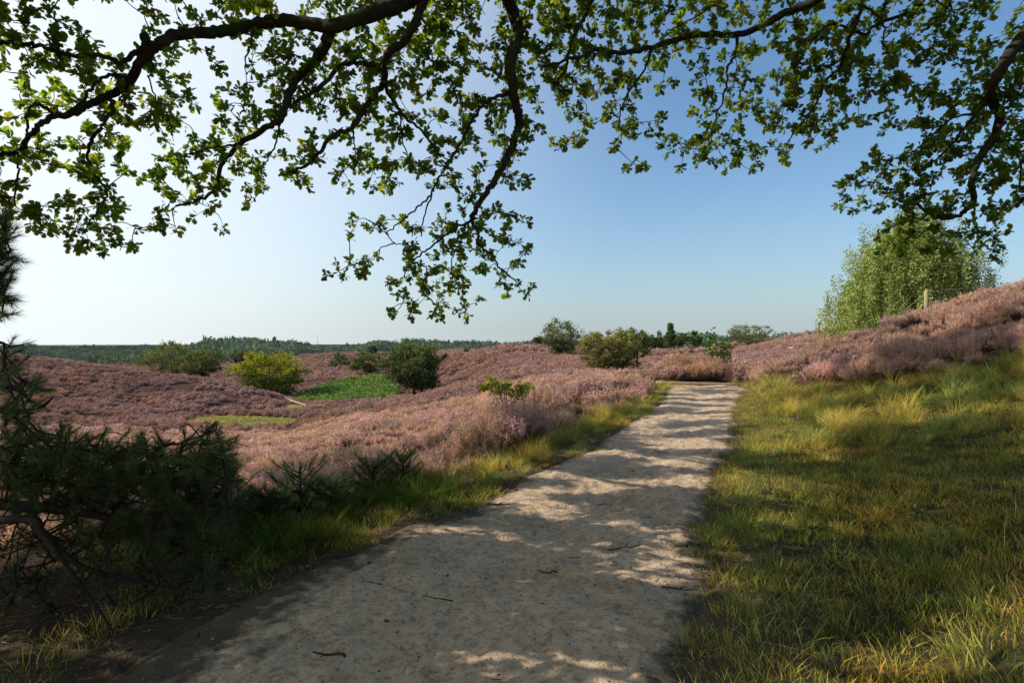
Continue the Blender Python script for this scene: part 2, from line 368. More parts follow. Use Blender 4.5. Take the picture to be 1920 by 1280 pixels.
col = col*(1-k)+np.array((.15, .112, .075))*k
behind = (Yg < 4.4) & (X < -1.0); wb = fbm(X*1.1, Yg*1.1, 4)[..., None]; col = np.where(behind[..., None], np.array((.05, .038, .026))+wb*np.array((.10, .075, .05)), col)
n0, n1_ = X.shape
idx = np.arange(n0*n1_).reshape(n0, n1_)
f = np.stack([idx[:-1, :-1], idx[:-1, 1:], idx[1:, 1:], idx[1:, :-1]], -1).reshape(-1, 4)
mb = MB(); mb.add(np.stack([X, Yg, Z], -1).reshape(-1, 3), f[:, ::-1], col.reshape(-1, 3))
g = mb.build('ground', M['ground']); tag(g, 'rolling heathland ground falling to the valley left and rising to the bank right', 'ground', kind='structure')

# ------------------------------------------------------------------ sandy path
ys = [-8.]
while ys[-1] < 21.2: ys.append(ys[-1]+(.035 if 1.5 < ys[-1] < 7 else .07 if ys[-1] > 1.5 else .2))
ys = np.array(ys); t = np.linspace(-.06, 1.06, 96)
YY, TT = np.meshgrid(ys, t, indexing='ij'); XL = path_l(YY); XR = path_r(YY); XX = XL+(XR-XL)*TT
XX = XX+.05*(fbm(YY*6, TT*3+4, 2)-.5)*(np.abs(TT-.5) > .42)
pin = np.minimum(TT, 1-TT)*(XR-XL)
ZZ = height(XX, YY)-.10*sstep(20.5, 21.2, YY+.8*(fbm(XX*1.5, YY, 2)-.5))-.03+.04*sstep(-.06, .2, pin)-.03*np.sin(np.clip(TT, 0, 1)*math.pi)*.5
rough = sstep(-.05, .25, pin)
ZZ += rough*(.02*np.sin((XX-XL)/(XR-XL)*9.4)*np.sin(TT*3.14)+.035*(fbm(XX*3, YY*3, 3)-.5)+.045*(fbm(XX*9, YY*9, 3)-.5)+.018*(fbm(XX*34, YY*34, 2)-.5))
# scuffed footprints
for k in range(230):
    fy = R.uniform(1.8, 12); fx = path_l(fy)+(path_r(fy)-path_l(fy))*R.uniform(.08, .92); an = rad(-23)+R.normal()*.35+(math.pi if R.random() < .5 else 0)
    dx = XX-fx; dy = YY-fy; near = (np.abs(dx) < .35) & (np.abs(dy) < .35)
    if not near.any(): continue
    a = dx[near]*math.cos(an)-dy[near]*math.sin(an); b = dx[near]*math.sin(an)+dy[near]*math.cos(an)
    q = (a/.055)**2+(b/.14)**2
    ZZ[near] += R.uniform(.4, 1)*(-.018*np.exp(-q)+.009*np.exp(-(np.sqrt(q)-1.5)**2*3))
lft = np.where(TT < .5, 1., 0.)*sstep(6.5, 3.5, YY); edge = np.clip((pin-.03-lft*.35*fbm(XX*1.6, YY*1.6, 3))/(.45+.3*lft), 0, 1)
mb = MB(); nn = YY.shape; idx = np.arange(nn[0]*nn[1]).reshape(nn)
f = np.stack([idx[:-1, :-1], idx[:-1, 1:], idx[1:, 1:], idx[1:, :-1]], -1).reshape(-1, 4)
me = mesh_np('sandy_path', np.stack([XX, YY, ZZ], -1).reshape(-1, 3), f.ravel(), np.arange(len(f))*4, np.full(len(f), 4), True, {'edge': edge.ravel()})
me.materials.append(M['sand']); o = bpy.data.objects.new('sandy_path', me); COL.objects.link(o)
tag(o, 'pale trodden sand path running up to the log edge', 'path', kind='structure')

# ------------------------------------------------------------------ scatter: mesh points -> instances of small plants (stuff only)
def protos(name, meshes, material):
    c = bpy.data.collections.new(name+'_kinds')
    for i, me in enumerate(meshes):
        me.materials.append(material); o = bpy.data.objects.new(name, me); c.objects.link(o)
    return c
def scatter(name, coll, nk, P, rot, scl, label, cat):
    me = bpy.data.meshes.new(name); me.vertices.add(len(P)); me.vertices.foreach_set('co', np.asarray(P, np.float32).ravel())
    a = me.attributes.new('rot', 'FLOAT_VECTOR', 'POINT'); a.data.foreach_set('vector', np.asarray(rot, np.float32).ravel())
    a = me.attributes.new('scl', 'FLOAT_VECTOR', 'POINT'); a.data.foreach_set('vector', np.asarray(scl, np.float32).ravel())
    a = me.attributes.new('kind_index', 'INT', 'POINT'); a.data.foreach_set('value', R.integers(0, nk, len(P)).astype(np.int32))
    o = bpy.data.objects.new(name, me); COL.objects.link(o)
    ng = bpy.data.node_groups.new(name, 'GeometryNodeTree')
    ng.interface.new_socket('Geometry', in_out='INPUT', socket_type='NodeSocketGeometry')
    ng.interface.new_socket('Geometry', in_out='OUTPUT', socket_type='NodeSocketGeometry')
    gi = ng.nodes.new('NodeGroupInput'); go = ng.nodes.new('NodeGroupOutput')
    ip = ng.nodes.new('GeometryNodeInstanceOnPoints'); ci = ng.nodes.new('GeometryNodeCollectionInfo')
    ci.inputs['Collection'].default_value = coll; ci.inputs['Separate Children'].default_value = True; ci.inputs['Reset Children'].default_value = True
    ip.inputs['Pick Instance'].default_value = True
    def na(n, dt):
        k = ng.nodes.new('GeometryNodeInputNamedAttribute'); k.data_type = dt; k.inputs['Name'].default_value = n; return k.outputs['Attribute']
    e2r = ng.nodes.new('FunctionNodeEulerToRotation')
    L = ng.links.new
    L(gi.outputs[0], ip.inputs['Points']); L(ci.outputs[0], ip.inputs['Instance']); L(na('kind_index', 'INT'), ip.inputs['Instance Index'])
    L(na('rot', 'FLOAT_VECTOR'), e2r.inputs[0]); L(e2r.outputs[0], ip.inputs['Rotation']); L(na('scl', 'FLOAT_VECTOR'), ip.inputs['Scale'])
    L(ip.outputs[0], go.inputs[0])
    md = o.modifiers.new('scatter', 'NODES'); md.node_group = ng
    return tag(o, label, cat, kind='stuff')

def lerp(a, b, t): return np.asarray(a)*(1-t)+np.asarray(b)*t
def heather_mesh(stems, per, H, spread, w, seed, flower, tan=.4, tip=.5, up=.75, dome=.35, tv=(.75, 1.2)):
    """many thin stems fanning from one root; spikes of tiny flowers towards the tips"""
    mb = MB()
    for i in range(stems):
        r = spread*math.sqrt(R.random()); an = R.random()*6.28; lean = r/spread*.55+R.normal()*.1
        b = np.array([math.cos(an)*r*.55, math.sin(an)*r*.55, 0]); d = np.array([math.cos(an)*lean, math.sin(an)*lean, 1]); d /= np.linalg.norm(d)
        h = H*R.uniform(.7, 1.05)*(1-dome*(r/spread)**2)
        t = np.sort(R.random(per))**.7; p = b+np.outer(t*h, d)+R.normal(size=(per, 3))*w*.5
        dd = d+R.normal(size=(per, 3))*up; dd[:, 2] = np.abs(dd[:, 2]); dd /= np.linalg.norm(dd, axis=1)[:, None]; a, bb = frames(dd)
        base = np.array((.06, .065, .028)); mid = np.array((.27, .18, .125)); isf = R.random() > tan
        tipc = np.array(flower) if isf else np.array((.56, .42, .30)); tipc = tipc*R.uniform(*tv)
        c = np.array([lerp(base, mid, min(1, q/.5)) if q < tip else lerp(mid, tipc, min(1, (q-tip)/.22)) for q in t])*R.uniform(.8, 1.2, (per, 1))
        add_shape(mb, p, dd, a, bb, w*R.uniform(.8, 1.6, per), [(0, .28, 0), (0, -.28, 0), (1, 0, 0)] if w > .03 else [(0, .2, 0), (0, -.2, 0), (1, 0, 0)], SPIKEF, c)
    return mb.mesh('heather', True)
PINK = (.62, .44, .405); LILAC = (.62, .43, .48)
near_h = [heather_mesh(46, 34, R.uniform(.34, .44), .2, .021, i, [PINK, LILAC, PINK, (.60, .43, .34), PINK, (.58, .42, .33)][i % 6], [.25, .2, .7, .5, .45, .85][i % 6]) for i in range(6)]
mid_h = [heather_mesh(30, 26, .34, .24, .036, i, [PINK, (.58, .43, .38), LILAC, PINK][i], [.3, .5, .3, .6][i]) for i in range(4)]
far_h = [heather_mesh(44, 22, .36, .34, .055, i, [(.50, .355, .315), (.47, .34, .31), (.51, .375, .30)][i], .12, .3, 1.2, .8, (.88, 1.12)) for i in range(3)]
cbk = protos('heather_bank', [heather_mesh(40, 30, .38, .22, .03, i, [(.70, .54, .45), (.60, .44, .46), (.72, .57, .42), (.68, .51, .44)][i], [.6, .4, .8, .6][i]) for i in range(4)], M['heather'])
cn, cm, cf = protos('heather_near', near_h, M['heather']), protos('heather_mid', mid_h, M['heather']), protos('heather_far', far_h, M['heather_far'])
def sample(y0, y1, per_m2, u0=-1.2, u1=1.15):
    n = int((u1-u0)*(y1*y1-y0*y0)/2*per_m2); y = np.sqrt(R.uniform(y0*y0, y1*y1, n)); u = R.uniform(u0, u1, n); return u*y, y
def put(x, y, smin, smax, zs=(.85, 1.15), tilt=.15, sink=.02):
    n = len(x); s = R.uniform(smin, smax, n); rot = np.stack([R.normal(size=n)*tilt, R.normal(size=n)*tilt, R.uniform(0, 6.28, n)], 1)
    return np.stack([x, y, height(x, y)-sink], 1), rot, np.stack([s, s, s*R.uniform(*zs, n)], 1)
def heath(name, coll, nk, y0, y1, dens, smin, smax, label, bank=False):
    x, y = sample(y0, y1, dens)
    z, px, py, h, br, cl, sp, gp = zones(x, y)
    clump = fbm(x*.55, y*.55, 3); keep = (h > .5) & (clump > .33+.0*y)
    # nothing grows on the back of the bank where it cannot be reached by the eye, nor in bracken or grass
    keep &= ~(gp & (R.random(len(x)) < .8))
    x, y, clump, px = x[keep], y[keep], clump[keep], px[keep]
    k = .5+1.1*(clump-.33)/.35; k = k*(.75+.5*fbm(x*1.9+3, y*1.9, 2))
    P, r, s = put(x, y, smin, smax)
    k = np.clip(k, .45, 1.45)*np.where((px < 900) & (y < 22), .72, 1.)*np.where((px < 1270) & (px > 850) & (y > 8) & (y < 21), 1.3, 1.)*np.where((px > 1380) & (y > 15) & (y < 24), .85, 1.); k = np.where((y > 21) & (y < 26.5) & (px > 1255) & (px < 1385), k*1.35, k)
    s = s*k[:, None]
    if bank:
        bk = (px > 1380) & (y < 24); scatter('bank_heather', cbk, 4, P[bk], r[bk], s[bk], 'dry straw and mauve heather covering the bank on the right', 'heather'); P, r, s = P[~bk], r[~bk], s[~bk]
    scatter(name, coll, nk, P, r, s, label, 'heather'); return len(x)
nh = [heath('near_heather', cn, 6, 4, 15, 13, .8, 1.2, 'tall flowering heather beside the path, stems and flower spikes distinct'),
      heath('slope_heather', cm, 4, 15, 42, 8.5, .8, 1.25, 'pink heather covering the near slopes left of the path', True),
      heath('valley_heather', cf, 3, 42, 130, 3.6, .8, 1.4, 'low pink heather clumps over the valley and the rounded hill'),
      heath('distant_heather', cf, 3, 130, 420, .30, 2.2, 3.8, 'faded heather on the far moor')]
bh = protos('heather_brown', [heather_mesh(60, 34, .55, .26, .03, i, (.40, .27, .16), .6) for i in range(3)], M['heather'])
x = R.uniform(-1, 1, 260); y = R.uniform(21.6, 24.6, 260); xx = (1318+x*62-CX)/F*y; P, r, s = put(xx, y, .6, 1.2); s *= (1.2-.6*np.abs(x-.15)+.3*(fbm(x*3, y, 2)-.5))[:, None]
scatter('brown_heather', bh, 3, P, r, s, 'taller brown heather mound closing the end of the path', 'heather')

# ------------------------------------------------------------------ grass
def grass_mesh(n, H, spread, w, bend, cols, lean=0.):
    mb = MB()
    for i in range(n):
        an = R.random()*6.28; r = spread*math.sqrt(R.random()); b = np.array([math.cos(an)*r, math.sin(an)*r, 0])
        an2 = an+R.normal()*.9; h = H*R.uniform(.5, 1.1); o = np.array([math.cos(an2), math.sin(an2), 0]); k = bend*R.uniform(.4, 1.5)
        side = np.array([-o[1], o[0], 0])*w*R.uniform(.6, 1.2); side = side*math.cos(i)+o*w*.5*math.sin(i)
        pts = [b+o*k*h*q**2+np.array([lean*h*q, 0, h*q*(1-.25*k*q)]) for q in (0, .4, .75, 1)]
        V = [pts[0]-side, pts[0]+side, pts[1]-side*.85, pts[1]+side*.85, pts[2]-side*.5, pts[2]+side*.5, pts[3]]
        c = np.array(cols[R.integers(len(cols))])*R.uniform(.75, 1.25); C = np.array([c*.55, c*.55, c*.85, c*.85, c, c, c*1.15])
        s = mb.n; mb.add(V, [[0, 1, 3, 2], [2, 3, 5, 4]], C); mb.f.append(np.array([[4, 5, 6]])+s)
    return mb.mesh('grass', True)
GR = [(.22, .28, .07), (.31, .37, .10), (.15, .20, .05)]; DRY = [(.70, .60, .32), (.62, .56, .24), (.50, .52, .16)]; BR = [(.42, .33, .15), (.48, .38, .2), (.34, .27, .10)]
lawn = [grass_mesh(60, .085, .13, .0026, .7, GR+DRY[1:]), grass_mesh(60, .075, .13, .0026, .8, GR+DRY[:1]+BR[:1]), grass_mesh(55, .09, .14, .0026, .9, BR+GR[:1]), grass_mesh(50, .10, .13, .0024, 1.0, DRY+GR+BR[:1])]
tuss = [grass_mesh(90, .38, .09, .0032, .85, DRY+GR[:1]), grass_mesh(90, .33, .09, .0032, .8, GR+DRY[:1]), grass_mesh(70, .42, .1, .003, 1.0, DRY), grass_mesh(80, .26, .1, .0032, .7, GR)]
stemm = [grass_mesh(7, .6, .06, .0016, .55, [(.45, .38, .2), (.4, .3, .18)]), grass_mesh(5, .7, .08, .0016, .8, [(.5, .42, .25)])]
cl_, ct_, cs_ = protos('lawn_grass', lawn, M['grass']), protos('grass_tussock', tuss, M['grass']), protos('grass_stem', stemm, M['grass'])
def place_grass(name, coll, nk, x, y, a, b, label, tilt=.2):
    P, r, s = put(x, y, a, b, tilt=tilt); scatter(name, coll, nk, P, r, s, label, 'grass')
# short turf on the right
x, y = sample(1.7, 17, 80, -.1, 1.35); z, px, py, h, *_ = zones(x, y)
d = x-path_r(y); k = (d > .02+.5*np.clip(fbm(x*1.5, y*1.5)-.45, 0, 1)*2) & (h < .5) & (px > 600) & (R.random(len(x)) < np.where(y < 6, 1, np.clip(6/y, .35, 1)))
place_grass('short_turf', cl_, 4, x[k], y[k], .65, 1.35, 'short green and straw coloured turf right of the path')
print('turf', k.sum())
x, y = sample(2.2, 20, 60, -.95, 1.1); dl = path_l(y)-x; dr = x-path_r(y)
k = ((dl > -.12) & (dl < .75) & (y > 3.6)) | ((dr > -.1) & (dr < .4)); k &= fbm(x*2.2, y*2.2, 3) > .40
place_grass('edge_grass', cl_, 4, x[k], y[k], .55, 1.25, 'short grass creeping over the edges of the sand path')
# tussocks: right bank, denser towards the heather; verge left of the path
x, y = sample(2.2, 20, 14, 0, 1.35); z, px, py, h, *_ = zones(x, y); d = x-path_r(y)
tn = fbm(x*.7+9, y*.7, 3); want = np.where((y > heath_start(px)-4.5) & (px > 1380), .85, np.where(tn > .5, .5, .05)); want = np.where(y < 7.5, 0.004, want)
k = (d > .2) & (h < .5) & (R.random(len(x)) < want)
place_grass('long_bank_grass', ct_, 4, x[k], y[k], .65, 1.15, 'long bleached grass tussocks below the heather bank')
x, y = sample(2.6, 20, 30, -.95, .45); z, px, py, h, *_ = zones(x, y); d = path_l(y)-x
k = (d > -.02) & (d < np.where(y < 6.2, 1.9, 1.1)) & (px > 420) & (R.random(len(x)) < np.where(y < 6, .8, np.where(d < .9, .75, .35)))
gk = k & (y < 6.4); k = k & ~gk
P, r, s = put(x[gk], y[gk], .5, 1.0); s *= np.clip(.45+d[gk]*1.3, .45, 1.1)[:, None]
cgr = protos('green_tussock', [grass_mesh(90, .30, .1, .0032, .8, [(.10, .17, .035), (.15, .21, .045), (.08, .13, .03)]) for i in range(3)], M['grass'])  # green blades, darkened in colour to carry the verge's shade
scatter('shaded_verge_grass', cgr, 3, P, r, s, 'green grass darkened for the shade of the left verge beside the young pines', 'grass')
P, r, s = put(x[k], y[k], .45, .95); s *= np.clip(.45+d[k]*1.3, .45, 1.1)[:, None]
scatter('verge_grass', ct_, 4, P, r, s, 'green and yellow verge grass along the left edge of the path', 'grass')
x, y = sample(7, 21, 16, -.35, .42); d = path_l(y)-x; k = (d > .55) & (d < 2.0) & (R.random(len(x)) < .35) & (fbm(x*1.1, y*1.1, 2) > .45)
cdry = protos('dry_grass', [grass_mesh(60, .5, .09, .003, .8, DRY), grass_mesh(50, .45, .1, .003, .9, DRY+BR)], M['grass'])
place_grass('straw_grass', cdry, 2, x[k], y[k], .6, 1.1, 'tall straw coloured grass mixed into the heather along the left verge')
x_, y_ = x, y
x, y = sample(2.4, 5.4, 40, -1.3, -.1); d = path_l(y)-x; k = (d > .25) & (d < 2.6) & (fbm(x*1.4, y*1.4, 3) > .52)
place_grass('shade_grass', cl_, 4, x[k], y[k], .7, 1.4, 'patches of dark green grass in the shade beside the big pine')
x = np.concatenate([R.uniform(-.5, .5, 26)+path_l(20.2), R.uniform(-.3, .9, 34)+path_r(20.2)]); y = R.uniform(19.6, 21.6, 60)
place_grass('log_grass', cdry, 2, x, y, .35, .75, 'straw coloured tufts at both ends of the edge log')
x, y = sample(2.4, 12, 3.0, 0, 1.2); d = x-path_r(y); k = (d > .15) & (R.random(len(x)) < .6)
place_grass('grass_stems', cs_, 2, x[k], y[k], .5, .95, 'thin bleached flowering grass stems leaning over the turf', .45)
# valley clearings
x, y = sample(30, 92, 5, -.6, -.3); z, px, py, h, br, cl, sp, gp = zones(x, y); k = cl
place_grass('clearing_grass', ct_, 4, x[k], y[k], .5, .9, 'short yellow green grass clearing in the valley heather')
# bracken slope
def bracken_mesh():
    mb = MB(); n = 60; b = np.stack([R.normal(size=n)*.35, R.normal(size=n)*.35, R.uniform(.15, .75, n)], 1); d = rand_dirs(n, .2); a, bb = frames(d)
    add_shape(mb, b, d, a, bb, R.uniform(.2, .38, n), KITE, KITEF, np.array([(.20, .29, .09)])*R.uniform(.6, 1.3, (n, 1))*(0.5+b[:, 2:3]))
    return mb.mesh('bracken')
cb = protos('bracken_frond', [bracken_mesh() for i in range(3)], M['bracken'])
x, y = sample(84, 136, 3.4, -.42, -.19); z, px, py, h, br, cl, sp, gp = zones(x, y); k = br & (R.random(len(x)) < .35+1.1*fbm(x*.25, y*.25, 3))
P, r, s = put(x[k], y[k], .6, 1.25, sink=.15); scatter('bracken_slope', cb, 3, P, r, s, 'bright green bracken covering the slope left of the round tree', 'bracken')
# fallen leaves, bark bits and grit on the path and under the pine
def litter(name, kind, label):
    mb = MB(); n = 10000; y = R.uniform(1.4, 13, n)**1.0; e = R.random(n); L_ = path_l(y); R_ = path_r(y); wv = R_-L_
    side = R.random(n); off = np.abs(R.normal(size=n))*.28
    x = np.where(side < .42, L_+off-.12, np.where(side < .84, R_-off+.12, L_+wv*R.random(n)))
    x = np.where((side < .38) & (y < 5.2), L_+R.uniform(-1.6, .5, n), x)
    d = rand_dirs(n); d[:, 2] *= .25; d /= np.linalg.norm(d, axis=1)[:, None]; a, b = frames(d)
    c = np.array([(.17, .10, .05), (.08, .05, .03), (.28, .19, .1), (.05, .035, .025)])[R.integers(0, 4, n)]
    twig = R.random(n) < .5
    base = np.stack([x, y, height(x, y)+.012], 1)
    for msk, shp, s in ((twig, [(0, .03, 0), (0, -.03, 0), (1, -.02, 0), (1, .03, 0)], (.015, .07)), (~twig, KITE, (.008, .022))):
        kk = msk; add_shape(mb, base[kk], d[kk], a[kk], b[kk], R.uniform(*s, kk.sum()), shp, KITEF, c[kk])
    o = mb.build(name, M['leaf'], smooth=False); tag(o, label, 'leaf litter', kind='stuff')
def duff():
    mb = MB(); n = 9000; y = R.uniform(1.6, 5, n); x = path_l(y)-.15+.5*R.normal(size=n)*.5-R.random(n)**1.3*2.6
    d = rand_dirs(n); d[:, 2] *= .2; d /= np.linalg.norm(d, axis=1)[:, None]; a, b = frames(d); base = np.stack([x, y, height(x, y)+.012], 1)
    c = np.array([(.22, .13, .06), (.12, .08, .045), (.36, .26, .14), (.08, .055, .035)])[R.integers(0, 4, n)]
    add_shape(mb, base, d, a, b, R.uniform(.02, .09, n), [(0, .02, 0), (0, -.02, 0), (1, -.01, 0), (1, .02, 0)], KITEF, c)
    k = R.random(n) < .12; add_shape(mb, base[k]+[0, 0, .004], d[k], a[k], b[k], R.uniform(.025, .045, k.sum()), OAK, OAKF, c[k]*.7)
    o = mb.build('needle_litter', M['leaf'], smooth=False); tag(o, 'brown pine needles and oak leaves on the dark ground under the pine', 'needle litter', kind='stuff')
duff()
litter('leaf_litter', 0, 'brown leaf and twig litter along both edges of the sand path')
mb = MB(); n = 2600                          # crumbs, pebbles and kicked-up sand
y = 1.6+10*R.random(n)**1.6; x = path_l(y)+(path_r(y)-path_l(y))*np.clip(R.random(n)+.12*R.normal(size=n), -.05, 1.05); s_ = R.uniform(.002, .007, n)*(1+(R.random(n) < .04)*1.2)
oc = np.array([(1, 0, 0), (0, 1, 0), (-1, 0, 0), (0, -1, 0), (0, 0, .7), (0, 0, -.6)], float)
rt_ = R.normal(size=(n, 6, 3))*.25; V = np.stack([x, y, height(x, y)+.008], 1)[:, None]+(oc[None]+rt_)*s_[:, None, None]
cc = np.array([(.42, .33, .24), (.20, .15, .11), (.5, .44, .36), (.1, .075, .055)])[R.integers(0, 4, n)]
fo = np.array([(0, 1, 4), (1, 2, 4), (2, 3, 4), (3, 0, 4), (1, 0, 5), (2, 1, 5), (3, 2, 5), (0, 3, 5)])
mb.add(V.reshape(-1, 3), (fo[None]+(np.arange(n)*6)[:, None, None]).reshape(-1, 3), np.repeat(cc, 6, 0))
tag(mb.build('grit', M['leaf']), 'small crumbs and pebbles strewn over the sand path', 'grit', kind='stuff')
# twigs lying on the path
for i, (px, py, ln, w) in enumerate([(1170, 1030, .3, .006), (1075, 1048, .1, .004), (1290, 1025, .22, .008), (1240, 848, .22, .008), (935, 948, .22, .012), (1025, 1078, .12, .006), (1130, 948, .12, .005), (700, 1100, .14, .006), (1210, 972, .1, .005), (820, 1130, .14, .005), (1270, 1110, .2, .006), (620, 1232, .16, .008)]):
    Y = 1.6*F/(py-CY); p = at(px, py, Y); an = R.uniform(-.5, .5)+(2.8 if i % 2 else 0)
    mb = MB(); q = [p+np.array([math.cos(an)*t_*ln+R.normal()*.01, math.sin(an)*t_*ln+R.normal()*.01, 0]) for t_ in np.linspace(-.5, .5, 5)]
    q = np.array([[a_[0], a_[1], gz(a_[0], a_[1])+w+.006+.01*(j == 4)] for j, a_ in enumerate(q)]); q = catmull(q, 4)
    tube(mb, q, np.linspace(w, w*.5, len(q)), 6); m_ = q[len(q)//2]; e_ = m_+np.array([math.cos(an+.8), math.sin(an+.8), .1])*ln*.3
    tube(mb, np.array([m_, (m_+e_)/2+.004, e_]), [w*.6, w*.5, w*.3], 5)
    o = mb.build('fallen_twig', M['twig']); tag(o, 'small dark forked twig lying on the pale sand path', 'twig', 'fallen twigs scattered on the sand path')

# ------------------------------------------------------------------ mid distance trees
def tree(name, label, px, base_py, top_py, w, Y, colr, group=None, leaves=5000, ls=.28, shape='round', trunk=.0, low=.0, seed=0, lean=0, clumps=70, sink=0, hi=(1.35, 1.3, 1.1), lx=.5):
    H = (base_py-top_py)/F*Y*(1.06 if shape == 'round' else 1.); W = w/F*Y/2*(1.15 if shape == 'round' else 1.); x = (px-CX)/F*Y; z0 = EYE-(base_py-CY)/F*Y
    e = empty(name, (x, Y, z0), label, 'tree' if 'bush' not in name and 'shrub' not in name else 'bush', group)
    base = np.array([x, Y, z0])
    # clumps on and inside an uneven crown
    n = int(clumps*1.3); leaves = int(leaves*1.6); C = []
    while len(C) < n:
        d = rand_dirs(1)[0]; r = R.random()**(1/4)
        lump = (.45+.95*float(fbm(np.array(d[0]*2.3+seed*3.1), np.array(d[2]*2.3+d[1]*1.7+seed), 2)))**(1.3 if shape == 'fan' else 1)
        if shape == 'round': leafx = 1; p = d*r*lump; p = np.array([p[0]*W, p[1]*W, H*(.5+low/2)+p[2]*H*(.5-low/2)])
        elif shape == 'fan':
            tt = R.random()**1.05; rr_ = (.55+.6*tt**.8)*math.sqrt(1-.75*tt**3)*r**.5; an = R.random()*6.28; p = np.array([math.cos(an)*rr_*W*lump, math.sin(an)*rr_*W*lump, H*(.04+.9*tt*(1-.25*rr_**2))])
        elif shape == 'column': tt = R.random(); rr_ = math.sin(min(1, tt*1.15+.12)*math.pi)**.6*r; an = R.random()*6.28; p = np.array([math.cos(an)*rr_*W, math.sin(an)*rr_*W, H*(.03+.94*tt)])
        C.append(p)
    C = np.array(C); C[:, 0] += lean*C[:, 2]
    cr = R.uniform(.11, .27, n)*min(W, H*.6)*(2.2 if shape == 'column' else 1)+.1*ls
    k = R.integers(0, n, leaves); off = rand_dirs(leaves)*(R.random(leaves)**.4)[:, None]*cr[k][:, None]*np.array([1.2, 1.2, .75])
    sp_ = rand_dirs(n, .5); ln_ = (R.random(n) < .4)*R.uniform(.12, .34, n)*min(W, H*.6); q_ = (R.random(leaves) < .3)
    off = np.where(q_[:, None], off*.3+sp_[k]*(ln_[k]*R.random(leaves)*1.6)[:, None], off)
    P = base+C[k]+off; P[:, 2] = np.maximum(P[:, 2], z0+.05)
    d = rand_dirs(leaves, .3); a, b = frames(d)
    cc = R.uniform(.72, 1.25, n)[k][:, None]*R.uniform(.7, 1.3, (leaves, 1))
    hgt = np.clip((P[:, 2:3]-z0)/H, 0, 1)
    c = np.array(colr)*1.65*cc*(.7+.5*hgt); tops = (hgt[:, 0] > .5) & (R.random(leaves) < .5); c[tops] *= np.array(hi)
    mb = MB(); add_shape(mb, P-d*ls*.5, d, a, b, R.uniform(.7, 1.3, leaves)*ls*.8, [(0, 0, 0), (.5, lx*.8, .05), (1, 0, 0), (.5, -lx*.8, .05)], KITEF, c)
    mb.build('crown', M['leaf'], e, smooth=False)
    mb = MB(); tr = max(.08, H*.022)
    tp = np.array([base+[0, 0, -.9-sink], base+[.02*H, 0, H*.25], base+[-.01*H+lean*H*.5, 0, H*.55], base+[lean*H*.8, 0, H*.82]]); q = catmull(tp, 5)
    tube(mb, q, np.linspace(tr, tr*.25, len(q)), 7)
    for j in range(9):
        t0 = R.uniform(.15, .7); i0 = int(t0*(len(q)-1)); c1 = base+C[R.integers(n)]
        tube(mb, catmull(np.array([q[i0], (q[i0]*.45+c1*.55)+[0, 0, -.03*H], c1]), 4), np.linspace(tr*.45, tr*.12, 9), 5)
    mb.build('trunk', M['oak_bark'], e)
    return e
OL = (.105, .115, .03)
tree('oak_tree', 'round dark green tree beside the bracken slope, trunk showing', 775, 741, 645, 102, 93, (.062, .082, .03), leaves=14000, ls=.32, low=.06, clumps=150, seed=1)
tree('beech_tree', 'yellow green spreading tree standing behind the left heather hill', 506, 744, 654, 128, 97, (.115, .14, .02), leaves=14000, ls=.32, shape='fan', clumps=150, seed=2, hi=(2.6, 1.95, .8))
tree('oak_tree', 'smaller round green tree left of the bracken top, taller of two', 682, 707, 659, 55, 143, (.07, .095, .035), leaves=4500, ls=.36, clumps=80, seed=3)
tree('oak_tree', 'small pale green round tree at the far left of the bracken top', 637, 693, 662, 38, 205, (.075, .10, .045), leaves=3000, ls=.42, clumps=50, seed=4)
tree('oak_tree', 'broad olive tree whose crown shows over the left hill crest', 322, 706, 643, 112, 128, (.10, .115, .035), leaves=6000, ls=.35, clumps=110, seed=5)
tree('oak_tree', 'lower olive tree at the right shoulder of the left hill', 378, 710, 655, 84, 124, (.09, .10, .035), leaves=4500, ls=.35, clumps=80, seed=6)
tree('oak_tree', 'rounded olive tree standing alone on the skyline of the moor', 1053, 668, 607, 72, 118, (.085, .10, .045), leaves=7000, ls=.30, clumps=120, seed=7)
tree('birch_bush', 'wide yellowish olive bush with bare stems low in its crown', 1142, 690, 612, 108, 60, (.14, .135, .045), leaves=14000, ls=.19, shape='fan', clumps=150, seed=8, low=.1)
tree('birch_bush', 'narrower dark olive bush touching the wide bush on its right', 1194, 682, 616, 50, 66, (.10, .115, .04), leaves=5000, ls=.20, clumps=80, seed=9)
tree('poplar_tree', 'narrow columnar dark tree on the skyline left of the sapling', 1257, 654, 606, 20, 158, (.06, .085, .03), leaves=6000, ls=.30, shape='column', clumps=60, seed=10)
